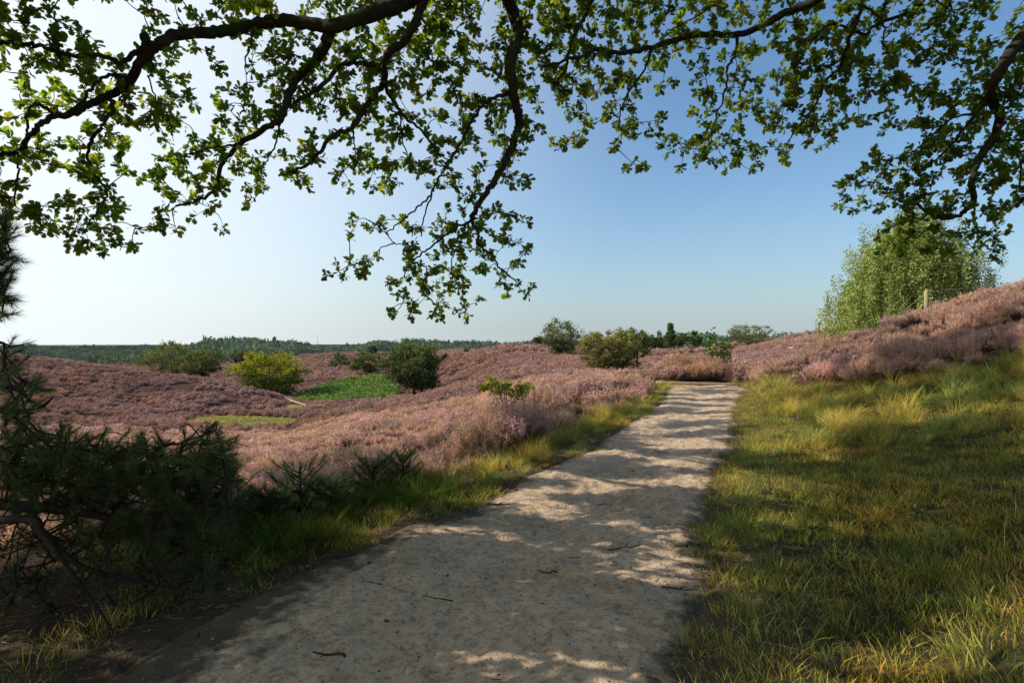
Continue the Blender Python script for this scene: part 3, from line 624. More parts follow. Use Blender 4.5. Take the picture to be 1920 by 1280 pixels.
for (px, by, ty, w, Y, s, lb, cc) in [
    (1222, 657, 630, 26, 175, 11, 'small dark bush left of the columnar tree', (.055, .08, .03)), (1278, 652, 625, 25, 182, 12, 'small green bush right of the columnar tree', (.06, .085, .035)),
    (1305, 652, 623, 22, 190, 13, 'pointed small tree between columnar tree and sapling', (.05, .085, .03)), (1208, 655, 625, 24, 200, 14, 'dark tree behind the narrower olive bush', (.05, .07, .035)),
    (1237, 655, 632, 22, 185, 27, 'low bush close against the columnar tree, left side', (.06, .08, .03)),
    (1009, 649, 630, 18, 250, 15, 'tiny dark tree on the skyline left of the lone olive tree', (.05, .065, .045)), (451, 684, 655, 34, 230, 16, 'grey green tree in front of the far wood, left of the beech', (.055, .08, .05)),
    (835, 677, 664, 17, 190, 17, 'small dark bush on the moor right of the round dark tree', (.05, .065, .035)), (877, 667, 654, 16, 235, 18, 'tiny dark bush on the moor skyline, left one', (.05, .07, .04)),
    (905, 664, 652, 34, 245, 19, 'low wide bush row near the moor skyline', (.07, .085, .045)), (699, 664, 648, 14, 300, 20, 'tiny tree far behind the bracken top', (.06, .08, .045)),
    (395, 675, 662, 40, 330, 21, 'pale green tree in front of the far wood above the left hill', (.085, .115, .06)), (205, 681, 663, 62, 330, 22, 'pale green broad tree before the far wood at the left', (.08, .115, .06)),
    (255, 680, 665, 40, 340, 23, 'second pale green tree before the far wood, darker crown', (.07, .10, .055))]:
    tree('small_tree' if 'tree' in lb.split()[1:4] or 'tree' in lb else 'small_bush', lb, px, by, ty, w, Y, cc, leaves=2600, ls=.40*Y/200+.05, clumps=48, seed=s, group='small trees and bushes on the far moor')
tree('hill_bush', 'wide low olive bush sitting on the skyline of the right hill', 1405, 650, 606, 84, 136, (.105, .12, .05), leaves=8000, ls=.24, clumps=130, seed=24, shape='fan')

# far wood: one mass on the horizon
def wood_mesh(kind):
    mb = MB()
    if kind < 4:
        n = 420; C = rand_dirs(14)*R.uniform(.5, .95, (14, 1))*np.array([1.15, 1.15, 1]); k = R.integers(0, 14, n); P = C[k]+rand_dirs(n)*(R.random(n)**.5)[:, None]*.42
        P[:, 2] = P[:, 2]*.55+.55; col_ = np.array([(.10, .145, .085), (.13, .18, .085), (.08, .12, .085), (.15, .19, .08)][kind])
    else:
        n = 300; t_ = R.random(n); an = R.random(n)*6.28; r = (1-t_)*.42*R.uniform(.4, 1, n); P = np.stack([np.cos(an)*r, np.sin(an)*r, t_*1.15+.1], 1); col_ = np.array((.075, .105, .09))
    d = rand_dirs(n); a, b = frames(d); c = col_*R.uniform(.7, 1.3, (n, 1))*(.6+.5*np.clip(P[:, 2:3], 0, 1))
    add_shape(mb, P, d, a, b, R.uniform(.18, .32, n), KITE, KITEF, c); return mb.mesh('tree')
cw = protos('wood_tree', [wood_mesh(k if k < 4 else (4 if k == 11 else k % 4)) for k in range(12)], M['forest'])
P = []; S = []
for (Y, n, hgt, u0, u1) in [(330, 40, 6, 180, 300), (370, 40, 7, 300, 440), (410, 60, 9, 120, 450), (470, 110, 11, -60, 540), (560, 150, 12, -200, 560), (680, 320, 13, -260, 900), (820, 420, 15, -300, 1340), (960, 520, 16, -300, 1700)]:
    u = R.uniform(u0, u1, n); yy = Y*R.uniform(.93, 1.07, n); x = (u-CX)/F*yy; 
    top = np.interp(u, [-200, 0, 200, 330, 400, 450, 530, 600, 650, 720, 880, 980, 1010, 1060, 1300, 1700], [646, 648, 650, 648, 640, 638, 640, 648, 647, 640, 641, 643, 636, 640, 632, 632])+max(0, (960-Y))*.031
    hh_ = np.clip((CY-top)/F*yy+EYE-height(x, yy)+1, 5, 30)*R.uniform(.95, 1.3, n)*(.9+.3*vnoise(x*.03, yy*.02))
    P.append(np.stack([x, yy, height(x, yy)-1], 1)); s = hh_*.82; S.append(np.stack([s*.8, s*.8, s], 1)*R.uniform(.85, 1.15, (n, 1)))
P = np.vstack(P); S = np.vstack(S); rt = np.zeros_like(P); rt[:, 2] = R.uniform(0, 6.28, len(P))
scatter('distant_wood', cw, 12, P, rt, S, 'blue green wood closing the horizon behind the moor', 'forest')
# thin mast on the horizon
mb = MB(); Y = 650; b = at(595, 662, Y); tube(mb, np.array([b, b+[0, 0, 10], b+[0, 0, 22]]), [.28, .22, .12], 6)
for q in (8, 14, 20): tube(mb, np.array([b+[-.7, 0, q], b+[.7, 0, q]]), [.1, .1], 5)
o = mb.build('radio_mast', M['wire']); tag(o, 'thin radio mast rising above the far wood', 'mast')

# ------------------------------------------------------------------ birch behind the bank
def birch():
    Y = 27.; x0 = (1690-CX)/F*Y; z0 = gz(x0, Y); base = np.array([x0, Y, z0])
    e = empty('birch_tree', base, 'tall drooping birch behind the heather bank with pale stems', 'tree')
    def W(px, py, dy=0): p = at(px, py, Y); p[1] += dy; return p
    mb = MB()
    stems = [[base, W(1690, 560), W(1684, 470), W(1690, 400)], [base+[.3, .3, 0], W(1720, 560), W(1735, 480), W(1760, 420)], [base+[-.4, 0, 0], W(1655, 570), W(1640, 500), W(1645, 430)]]
    for s in stems: q = catmull(np.array(s), 6); tube(mb, q, np.linspace(.11, .03, len(q)), 8)
    mb.build('trunk', M['birch_bark'], e)
    # hanging sprays: columns of clumps from (px, top, bottom, half width)
    mbl = MB()
    cols_ = [(1690, 395, 600, 30), (1655, 425, 600, 26), (1640, 450, 560, 30), (1712, 388, 560, 30), (1730, 400, 600, 30), (1690, 430, 560, 60), (1760, 450, 540, 50), (1772, 430, 600, 28), (1805, 470, 545, 20), (1615, 520, 620, 26), (1590, 530, 612, 24), (1575, 570, 620, 20),
             (1700, 470, 620, 60), (1750, 480, 600, 60), (1655, 500, 615, 40), (1815, 515, 580, 28), (1625, 480, 600, 20), (1605, 600, 640, 30), (1650, 560, 630, 40)]
    for (px, t, b, w) in cols_:
        n = int(w*(b-t)/6)
        for i in range(n//5+4):
            cx = px+R.normal()*w*.55; cy = R.uniform(t, b); L_ = R.uniform(25, 60); c0 = W(cx, cy, R.normal()*.9)
            m_ = 64; tt = R.random(m_); P = c0+np.stack([R.normal(size=m_)*.085, R.normal(size=m_)*.085, -tt*L_/F*Y+R.normal(size=m_)*.05], 1)
            d = rand_dirs(m_, -.6); a, bb = frames(d); cc = R.uniform(.7, 1.25)
            add_shape(mbl, P, d, a, bb, R.uniform(.07, .12, m_), KITE, KITEF, np.array([(.34, .40, .12)])*cc*R.uniform(.65, 1.35, (m_, 1)))
    print('birch', mbl.n)
    mbl.build('crown', M['leaf'], e, smooth=False)
birch()
# fence on the bank
Y = 18.6; pb = at(1737, 575, Y); pb[2] = gz(pb[0], Y)
e = empty('fence', pb, 'wire fence with one pale wooden post on top of the heather bank', 'fence')
mb = MB(); top = at(1737, 545, Y); tube(mb, np.array([[pb[0], Y, pb[2]-.2], [pb[0], Y, pb[2]+.3], top-[0, 0, .01], top]), [.068, .066, .064, .05], 12, lump=.06)
mb.build('post', M['post'], e)
p2 = at(2060, 497, 20.)
p1 = at(1655, 600, 22.)
for dz in (-.03, -.36):
    mb = MB(); t_ = np.linspace(0, 1, 14)[:, None]
    tt = top+[0, 0, dz]
    for A_, B_ in ((tt, p2+[0, 0, dz]), (tt, p1+[0, 0, dz])):
        q = A_*(1-t_)+B_*t_; q[:, 2] -= .12*4*(t_*(1-t_))[:, 0]; tube(mb, q, .0045, 5)
        for kq in np.linspace(0.02, .98, 30):
            c_ = A_*(1-kq)+B_*kq; c_ = c_-[0, 0, .48*kq*(1-kq)]; tube(mb, np.array([c_-[.012, 0, .016], c_+[.012, 0, .016]]), .0025, 4)
    mb.build('wire', M['wire'], e)

# ------------------------------------------------------------------ logs
def log(name, a, b, r, label, cat='log', mt='wood'):
    mb = MB(); a = np.array(a); b = np.array(b); t_ = np.linspace(0, 1, 12)[:, None]; q = a*(1-t_)+b*t_+R.normal(size=(12, 3))*r*.06
    tube(mb, q, r*np.linspace(1, .92, 12), 12, lump=.1); o = mb.build(name, M[mt]); return tag(o, label, cat)
YL = 20.55
a = np.array([path_l(20)-.1, YL+.3, 0]); b = np.array([path_r(20)-.05, YL+.05, 0]); a[2] = gz(a[0], a[1])+.07; b[2] = gz(b[0], b[1])+.07
log('edge_log', a, b, .06, 'pale log laid across the far end of the sand path')
a2 = at(1268, 716, 21.3); b2 = at(1345, 722, 21.7); a2[2] = gz(*a2[:2])+.12; b2[2] = gz(*b2[:2])+.08
log('edge_log', a2, b2, .07, 'thinner dark branch lying behind the edge log under the heather', mt='twig')
for (pa, pb_, Y, lb) in [((522, 744), (556, 752), 74, 'upper log rail beside the small sand patch in the valley'), ((545, 748), (575, 755), 70, 'lower log rail beside the small sand patch in the valley')]:
    A_ = at(*pa, Y+4); B_ = at(*pb_, Y); A_[2] = gz(A_[0], A_[1])+.35; B_[2] = gz(B_[0], B_[1])+.3; log('log_rail', A_, B_, .14, lb)

# ------------------------------------------------------------------ saplings
def sapling(name, label, px, base, tops, Y, colr, leafn, ls, cl):
    b = at(px, base, Y); b[2] = gz(b[0], Y)
    e = empty(name, b, label, 'sapling'); mb = MB(); mbl = MB()
    for (tx, ty) in tops:
        t_ = at(tx, ty, Y)+[0, R.normal()*.15, 0]; m_ = b*.45+t_*.55+np.array([(b[0]-t_[0])*.25, 0, 0]); q = catmull(np.array([b, m_, t_]), 6)
        tube(mb, q, np.linspace(.02, .005, len(q)), 6)
    for (cx, cy, rp, n) in cl:
        c0 = at(cx, cy, Y); P = c0+rand_dirs(n)*(R.random(n)**.45)[:, None]*rp/F*Y*np.array([1.2, 1.2, .8]); d = rand_dirs(n, .2); a, bb = frames(d)
        add_shape(mbl, P, d, a, bb, R.uniform(.7, 1.3, n)*ls, OAK, OAKF, np.array([colr])*R.uniform(.7, 1.3, (n, 1)))
    mb.build('stem', M['twig'], e); mbl.build('foliage', M['leaf'], e, smooth=False)
sapling('oak_sapling', 'bright green leafy sapling beyond the end of the path', 1346, 692, [(1335, 625), (1340, 645), (1358, 650), (1330, 652)], 23.5, (.11, .20, .04), 0, .13,
        [(1330, 655, 14, 90), (1345, 668, 14, 110), (1360, 650, 11, 70), (1332, 640, 8, 35), (1328, 628, 5, 14), (1350, 678, 10, 60), (1336, 615, 3, 5), (1362, 665, 8, 40)])
sapling('rowan_sapling', 'yellow green sapling standing in the heather left of the path', 951, 790, [(950, 725), (925, 722), (975, 728), (945, 740)], 11.2, (.36, .38, .05), 0, .10,
        [(920, 720, 13, 50), (945, 727, 14, 70), (975, 730, 15, 70), (935, 735, 12, 45), (990, 722, 8, 22), (962, 742, 10, 26), (908, 724, 6, 16)])
# ------------------------------------------------------------------ pines
def shoot(mb, wood, b, d, L_, n, nl, col_):
    d = np.asarray(d)/np.linalg.norm(d); t_ = R.random(n); P = b+np.outer(t_*L_, d)
    dd = d*(.35+.75*t_)[:, None]+rand_dirs(n)*.62; dd /= np.linalg.norm(dd, axis=1)[:, None]; a, bb = frames(dd)
    add_shape(mb, P, dd, a, bb, nl*R.uniform(.7, 1.15, n), [(0, .016, 0), (0, -.016, 0), (1, 0, .08*R.normal())], SPIKEF, np.array([col_])*R.uniform(.6, 1.3, (n, 1)))
    tube(wood, np.array([b, b+d*L_*.9]), [.0045, .003], 4)
def pine():
    base = np.array([-5.0, 3.7, 0.]); base[2] = gz(-5.0, 3.7)
    e = empty('pine_tree', base, 'dark pine at the left edge with low spreading branches', 'tree')
    mb = MB(); q = catmull(np.array([base-[0, 0, .2], base+[.05, 0, 1.2], base+[-.1, .1, 3.0], base+[0, 0, 5.5]]), 6); tube(mb, q, np.linspace(.15, .05, len(q)), 10, lump=.1); mb.build('trunk', M['pine_bark'], e)
    limbs = [([(-520, 920, 3.7), (-150, 930, 3.6), (0, 945, 3.5), (90, 952, 3.5), (180, 965, 3.5), (270, 985, 3.6), (345, 975, 3.7), (410, 900, 3.8)], .045, .01),
             ([(130, 958, 3.5), (165, 920, 3.6), (230, 890, 3.7), (300, 865, 3.8), (360, 835, 3.9), (405, 790, 3.9)], .022, .006),
             ([(-520, 800, 3.9), (-100, 830, 3.9), (60, 850, 3.9), (180, 860, 4.0), (290, 850, 4.0)], .035, .008),
             ([(-520, 700, 3.8), (-150, 740, 3.8), (0, 770, 3.8), (70, 765, 3.8), (100, 745, 3.8)], .03, .006),
             ([(-520, 560, 3.7), (-150, 540, 3.4), (-40, 500, 3.3), (20, 470, 3.3)], .03, .006),
             ([(-150, 600, 3.4), (-60, 570, 3.3), (10, 545, 3.3)], .012, .004),
             ([(-520, 1060, 3.6), (0, 975, 3.3), (80, 1000, 3.2), (150, 1060, 3.2), (260, 1090, 3.3), (380, 1110, 3.4)], .03, .006),
             ([(60, 975, 3.3), (110, 1040, 3.1), (170, 1120, 3.1), (210, 1180, 3.1)], .016, .005),
             ([(270, 985, 3.6), (330, 1020, 3.6), (400, 1050, 3.7)], .02, .006)]
    nodes = []
    for pts, r0, r1 in limbs:
        P = np.array([at(*p) for p in pts]); P[1:-1, 0] += 0; 
        if pts[0][0] < -500: P[0] = base+[0, 0, max(.15, P[0][2]-base[2])]
        q = catmull(P, 7); tube(mb2, q, np.linspace(r0, r1, len(q)), 8, lump=.15); nodes.append(q)
    nodes = np.vstack(nodes); needles = MB()
    rows_ = {660: [(0, 25, 3)], 700: [(0, 40, 5)], 740: [(0, 85, 5)], 780: [(0, 60, 7)], 810: [(385, 410, 5)], 830: [(0, 130, 8)], 845: [(130, 320, 6), (345, 430, 7)], 870: [(0, 435, 10)], 905: [(0, 440, 10)], 940: [(0, 120, 4), (120, 440, 8)],
             980: [(20, 220, 2.5), (220, 430, 9)], 1020: [(0, 240, 2), (240, 420, 8)], 1060: [(0, 260, 2.5), (260, 410, 6)], 1100: [(0, 400, 3)], 1140: [(0, 330, 3)],
             420: [(0, 15, 7)], 460: [(-30, 28, 8)], 500: [(-30, 15, 8)], 540: [(-30, 20, 8)], 580: [(-30, 5, 7)]}
    for yy, segs in rows_.items():
        for (x0, x1, dn) in segs:
            n = int((x1-x0)*40/1600*dn*2.0+R.random())+ (2 if yy < 620 else 0)
            for i in range(n):
                px = R.uniform(x0, x1); py = yy+R.uniform(-20, 20); Y = R.uniform(3.3, 4.2) if yy > 620 else R.uniform(3.1, 3.5)
                p = at(px, py, Y); j = np.argmin(((nodes-p)**2).sum(1)); k = nodes[j]; v = p-k; dist = np.linalg.norm(v)+1e-6
                if dist > .09:
                    s_ = k; q = np.array([s_, s_+v*.5+[0, 0, -.03*dist], p]); tube(mb2, catmull(q, 3), np.linspace(.007, .004, 7), 4)
                    if dist < .6: nodes = np.vstack([nodes, s_+v*.6])
                d = v/dist*.7+np.array([.25, 0, .55])+R.normal(size=3)*.35
                dead = yy > 1040 and R.random() < .5
                br_ = R.uniform(.6, 1.25)*(1.2 if yy < 900 else .8)
                if dead: continue
                shoot(needles, mb2, p-d/np.linalg.norm(d)*.03, d, R.uniform(.07, .14), 120, R.uniform(.055, .085), np.array((.10, .135, .035))*br_)
    # dead grey twigs in the shaded inside
    for i in range(150):
        j = R.integers(len(nodes)); k = nodes[j]
        if k[2] > 1.0: continue
        d = rand_dirs(1)[0]*np.array([1, 1, .7]); L_ = R.uniform(.12, .5); m_ = k+d*L_*.5+R.normal(size=3)*.04; tube(mb2, catmull(np.array([k, m_, k+d*L_+[0, 0, -.08]]), 4), np.linspace(.006, .002, 9), 4)
    mb2.build('branches', M['pine_bark'], e); needles.build('needles', M['needle'], e); print('pine', needles.n)
mb2 = MB(); pine()
def young_pine(px, basepy, h, Y, label, colr, n=14):
    b = at(px, basepy, Y); b[2] = gz(b[0], Y); H = h/F*Y+max(0, at(px, basepy, Y)[2]-b[2])
    e = empty('young_pine', b, label, 'young pine', 'young pines between the big pine and the path'); w_ = MB(); nd_ = MB()
    tube(w_, np.array([b-[0, 0, .05], b+[.01, 0, H*.5], b+[0, 0, H*.9]]), [.012, .009, .005], 6)
    shoot(nd_, w_, b+[0, 0, H*.72], [0.05, 0, 1], H*.28, 110, .07, colr)
    for i in range(int(n*2.6)):
        t_ = R.uniform(.05, .85); an = R.random()*6.28; d = np.array([math.cos(an), math.sin(an), .55]); L_ = (H*(.62-.4*t_)+.05)*R.uniform(.6, 1.5); s_ = b+[0, 0, H*t_]; q = s_+d*L_*.6
        tube(w_, np.array([s_, q]), [.006, .004], 4); shoot(nd_, w_, q, d+[0, 0, .4], .11, 100, .07, colr)
        shoot(nd_, w_, s_+d*L_*.25, d+R.normal(size=3)*.4, .1, 70, .065, colr)
    w_.build('stem', M['pine_bark'], e); nd_.build('needles', M['needle'], e)
young_pine(432, 1000, 90, 4.9, 'bright green young pine directly right of the big dark pine', (.10, .19, .06), 14)
young_pine(562, 965, 100, 5.2, 'tallest young pine with an upright leader shoot above the verge grass', (.085, .135, .04), 16)
young_pine(620, 960, 60, 5.2, 'low young pine just right of the one with the upright leader', (.085, .13, .04), 12)
young_pine(505, 985, 60, 5.0, 'low dark young pine between the bright one and the tallest', (.08, .12, .035), 12)
young_pine(700, 930, 66, 5.9, 'young pine among pale grass, second from the right', (.09, .14, .04), 12)
young_pine(755, 915, 55, 6.4, 'rightmost young pine, half hidden in pale verge grass', (.09, .14, .04), 10)

LEAFD = 2.9; SHADED = .95; SKY_S = .12; SKY_DUST = 2.0; SUN_S = 5.0; DENOISE = True

# ------------------------------------------------------------------ the big oak overhead
TR = np.array([2.6, -2.4, 0.]); TR[2] = gz(*TR[:2])
oak = empty('big_oak_tree', TR, 'large oak arching over the path, leafy boughs across the top', 'tree')
mb = MB(); q = catmull(np.array([TR-[0, 0, .3], TR+[0, 0, 1.2], TR+[-.1, .15, 3], TR+[-.2, .3, 4.8], TR+[-.2, .3, 7.5], TR+[0, .2, 10.5]]), 6)
tube(mb, q, np.interp(np.linspace(0, 1, len(q)), [0, .1, .5, 1], [.55, .42, .34, .1]), 16, lump=.08); mb.build('trunk', M['oak_bark'], oak)
def DEP(px, py):
    return np.interp(px, [-100, 0, 480, 960, 1440, 1920, 2100], [4.0, 4.1, 4.7, 5.1, 5.9, 5.4, 5.2])+np.interp(py, [-200, 0, 300, 600], [-.6, -.2, .15, .7])
FORK = TR+np.array([-.2, .3, 4.6])
# pixel traces of the boughs in the photograph: points, width at start and end (photo pixels), parent point (None = grows from the trunk)
BG = [
 ([(1010, -330), (880, -90), (760, 2), (700, 25), (640, 45), (600, 48), (540, 38), (500, 42), (440, 55), (390, 62), (330, 65), (300, 80), (270, 110), (235, 160), (200, 180), (160, 200), (130, 215), (90, 222), (60, 250), (30, 285), (-40, 300)], 34, 7, 1),
 ([(285, 70), (272, 70), (275, 95)], 20, 12, 0),
 ([(290, 92), (230, 115), (190, 106), (130, 104), (80, 88), (30, 80), (-30, 84)], 10, 7, 0),
 ([(228, 116), (215, 138), (175, 160), (150, 195), (120, 216)], 8, 5, 0),
 ([(118, 216), (95, 208), (70, 195), (50, 212), (52, 250), (35, 285), (35, 320), (25, 385)], 6, 3.5, 0),
 ([(205, 185), (212, 205), (190, 235), (170, 270), (165, 300), (190, 345), (200, 365), (180, 400), (155, 435)], 8, 3, 0),
 ([(292, 95), (285, 135), (280, 150), (300, 200), (307, 228)], 4, 2.5, 0),
 ([(476, 55), (470, 85), (457, 125)], 5, 3, 0),
 ([(632, 45), (600, 105), (560, 140), (545, 170), (535, 200), (525, 225), (490, 245), (440, 280), (415, 310), (405, 350), (380, 372), (330, 385)], 20, 5, 0),
 ([(527, 226), (520, 260), (500, 300), (485, 320)], 5, 2.5, 0),
 ([(430, 285), (390, 278), (340, 300)], 5, 2.5, 0),
 ([(960, -260), (850, -90), (797, 0), (764, 70), (722, 108), (720, 155), (694, 187), (661, 239), (628, 253), (600, 285), (565, 315), (520, 330)], 24, 5, 1),
 ([(715, 112), (680, 118), (640, 125), (600, 165), (570, 182), (548, 192)], 12, 7, 0),
 ([(722, 158), (740, 195), (760, 222), (790, 245), (815, 280), (840, 300)], 9, 3, 0),
 ([(757, 225), (757, 270), (775, 312)], 4, 2.5, 0),
 ([(661, 243), (665, 275), (672, 310)], 4, 2.5, 0),
 ([(1010, -300), (965, -120), (950, -30), (958, 15), (972, 55), (958, 110), (960, 150), (968, 200), (973, 235), (962, 270), (940, 315), (920, 350), (895, 385), (885, 412)], 34, 12, 1),
 ([(884, 414), (850, 430), (815, 458), (785, 480), (765, 500), (755, 520)], 6, 3, 0),
 ([(866, 428), (862, 455), (848, 485), (848, 530)], 4, 2.5, 0),
 ([(890, 414), (897, 440), (895, 455), (920, 475), (935, 500), (960, 520), (975, 525)], 8, 3, 0),
 ([(790, 480), (800, 505), (790, 540), (810, 565), (825, 575)], 4, 2, 0),
 ([(955, 168), (915, 190), (885, 225), (865, 265), (840, 305), (820, 338), (803, 370), (778, 393), (750, 415), (725, 435)], 8, 3, 0),
 ([(797, 385), (792, 420), (790, 445)], 4, 3, 0),
 ([(722, 438), (740, 457), (768, 460)], 3, 2.5, 0), ([(740, 458), (715, 465), (700, 485), (680, 500)], 3, 2, 0),
 ([(725, 435), (705, 420), (690, 412)], 3, 2, 0),
 ([(1850, -330), (1640, -90), (1530, 0), (1480, 20), (1430, 48), (1385, 64), (1300, 66), (1240, 85), (1180, 98), (1120, 94), (1080, 108), (1020, 125)], 26, 6, 1),
 ([(1388, 66), (1378, 105), (1365, 125), (1360, 170), (1345, 215), (1338, 250)], 8, 3, 0),
 ([(1236, 92), (1205, 135), (1180, 170), (1165, 205), (1160, 240)], 6, 2.5, 0),
 ([(1200, -250), (1130, -50), (1108, 0), (1098, 30), (1082, 55), (1070, 80), (1060, 130), (1045, 150)], 15, 6, 1),
 ([(1420, -150), (1370, -20), (1330, 15), (1290, 40), (1250, 60)], 7, 3, 1),
 ([(1640, -80), (1615, 20), (1590, 80), (1575, 125), (1550, 150), (1535, 185), (1515, 215), (1490, 245), (1475, 270)], 12, 3, 1),
 ([(1900, -200), (1740, -10), (1700, 25), (1640, 48), (1620, 65), (1560, 45), (1510, 85)], 13, 5, 1),
 ([(1652, -30), (1655, 40), (1658, 85), (1675, 115)], 6, 3, 0),
 ([(1800, -150), (1780, 0), (1790, 30), (1775, 70)], 7, 3, 1),
 ([(2080, -260), (1990, -40), (1930, 50), (1895, 100), (1865, 150), (1855, 180), (1875, 215), (1862, 260), (1835, 300), (1822, 340), (1825, 375), (1808, 398), (1775, 410), (1745, 400), (1718, 383)], 34, 6, 1),
 ([(1850, 205), (1800, 250), (1765, 290), (1720, 325)], 7, 3, 0),
 ([(1822, 385), (1828, 410), (1835, 435)], 5, 3, 0),
 ([(1830, 210), (1780, 225), (1725, 275), (1670, 300), (1640, 300)], 6, 2.5, 0),
 ([(1868, 250), (1900, 262), (1950, 262)], 7, 4, 0), ([(1895, 240), (1912, 300), (1910, 350)], 5, 3, 0),
 ([(1760, 10), (1790, 20), (1830, -10)], 4, 3, 0),
]
nodes = []; mains = []
for pts, w0, w1, root in BG:
    P = []
    for i, (px, py) in enumerate(pts): P.append(at(px, py, float(DEP(px, py))+(.12*math.sin(i*1.3+px*.01))))
    P = np.array(P)
    if root: 
        m_ = FORK*.5+P[0]*.5+np.array([0, 0, .35]); P = np.vstack([FORK+R.normal(size=3)*.08, m_, P])
    elif len(P) > 1:
        if mains:
            allm = np.vstack(mains); j = np.argmin(((allm-P[0])**2).sum(1)); 
            if np.linalg.norm(allm[j]-P[0]) < .5: P[0] = allm[j]
    n = 7; q = catmull(P, n); s_ = np.linspace(0, 1, len(q)); d_ = np.clip(q[:, 1], 2.6, 9)
    r_ = np.interp(s_, [0, .25, 1], [w0*.95, w0*.72, w1*.8])/F*5.0/2
    q = q+R.normal(size=q.shape)*.006
    b_ = MB(); tube(b_, q, r_, 10 if w0 > 10 else 7, lump=.16)
    b_.build('bough', M['oak_bark'], oak); mains.append(q); nodes.append(q[1 if not root else 14:])
nodes = np.vstack(nodes)
rows0 = [
 "663000232478" "724635678845" "788778666654" "246655665551".replace('', ''),
 "646530123234" "553367788736" "778676556631" "577764356535",
 "356654546413" "576577677737" "777875555446" "777777566557",
 "267643575122" "477568778737" "767766513433" "576656642477",
 "355655665056" "656677543677" "645655103544" "576745577677",
 "331346774257" "615675535666" "412455224556" "666533376666",
 "454466335545" "126444646546" "534335446544" "344201267657".replace('', ''),
 "556564056656" "455457765236" "200002235455" "300045666676",
 "521564455656" "542334533544" "400000000000" "000445666466",
 "555565055423" "000000000453" "000000000000" "000335675355",
 "356565363020" "000035333674" "200000000000" "000003765451",
 "001654410000" "000001056765" "300000000000" "000004652340",
 "000000000000" "000363166752" "300000000000" "000000100010",
 "000000000000" "000000564624" "400000000000" "000000000000",
 "000000000000" "000000254300" "000000000000" "000000000000"]
for r_ in rows0: assert len(r_) == 48, (len(r_), r_)
cover = np.array([[int(ch) for ch in r_] for r_ in rows0])/10.
pts = []
for ry in range(-1, 15):
    for cx in range(-1, 49):
        c = cover[max(ry, 0), min(max(cx, 0), 47)]
        if ry < 0: c = max(c, .5)
        if c <= 0: continue
        Lp = .092*F/float(DEP(cx*40+20, ry*40+20)); nl = -math.log(1-min(.9, .93*c+.0))*1600/(.22*Lp*Lp)*LEAFD*(1.12 if cx > 38 else 1.)
        nc = nl/9.5; nc = int(nc)+(R.random() < nc-int(nc))
        for i in range(nc):
            px = cx*40+R.uniform(0, 40); py = ry*40+R.uniform(0, 40)
            pts.append((px, py, float(DEP(px, py))+R.uniform(-.06, .55)))
random.shuffle(pts)
CP = np.array([at(*p) for p in pts])
dist = np.array([np.sqrt(((nodes-p)**2).sum(1).min()) for p in CP]); order = np.argsort(dist)
tw = MB(); NB = np.empty((len(nodes)+4*len(CP), 3)); nb = len(nodes); NB[:nb] = nodes
tips = []
for oi in order:
    p = CP[oi]; dd = ((NB[:nb]-p)**2).sum(1); j = int(dd.argmin()); k = NB[j]; v = p-k; L_ = math.sqrt(dd[j])
    if L_ < .02: v = rand_dirs(1)[0]*.05; p = k+v; L_ = .05
    bend = rand_dirs(1)[0]*L_*.16; q = catmull(np.array([k, k+v*.35+bend+[0, 0, .05*L_], k+v*.7+bend*.8, p]), 3)
    r0 = .0028+.006*min(1, L_/.6); tube(tw, q, np.linspace(r0, .0016, len(q)), 4)
    NB[nb] = q[4]; NB[nb+1] = q[7]; nb += 2; tips.append((p, v/L_))
tw.build('twigs', M['twig'], oak)
TP = np.array([t_[0] for t_ in tips]); TD = np.array([t_[1] for t_ in tips])
nper = R.integers(12, 22, len(TP)); k = np.repeat(np.arange(len(TP)), nper); n = len(k)
back_ = R.random(n)**1.5*.10; base = TP[k]-TD[k]*back_[:, None]+R.normal(size=(n, 3))*.008
d = TD[k]*.55+rand_dirs(n)*.9+np.array([0, 0, -.12]); d /= np.linalg.norm(d, axis=1)[:, None]
nrm = rand_dirs(n)*.8+np.array([0, 0, 1.0]); a = np.cross(nrm, d); a /= np.linalg.norm(a, axis=1)[:, None]+1e-9; b = np.cross(d, a)
tone = R.uniform(.75, 1.25, len(TP))[k][:, None]*R.uniform(.8, 1.2, (n, 1)); yel = (R.random(len(TP)) < .2)[k]
c = np.array([(.10, .165, .03)])*tone; c = c*(1+.45*sstep(.5, -3, base[:, 0]))[:, None]*np.array([1.05, 1., 1.]); c[yel] = c[yel]*np.array([1.7, 1.3, .8])  # leaves towards the left brightened in colour, as if backlit
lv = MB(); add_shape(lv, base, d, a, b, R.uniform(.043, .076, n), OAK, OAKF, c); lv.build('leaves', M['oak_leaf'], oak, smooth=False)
print('oak leaves', n, 'twigs', len(TP))

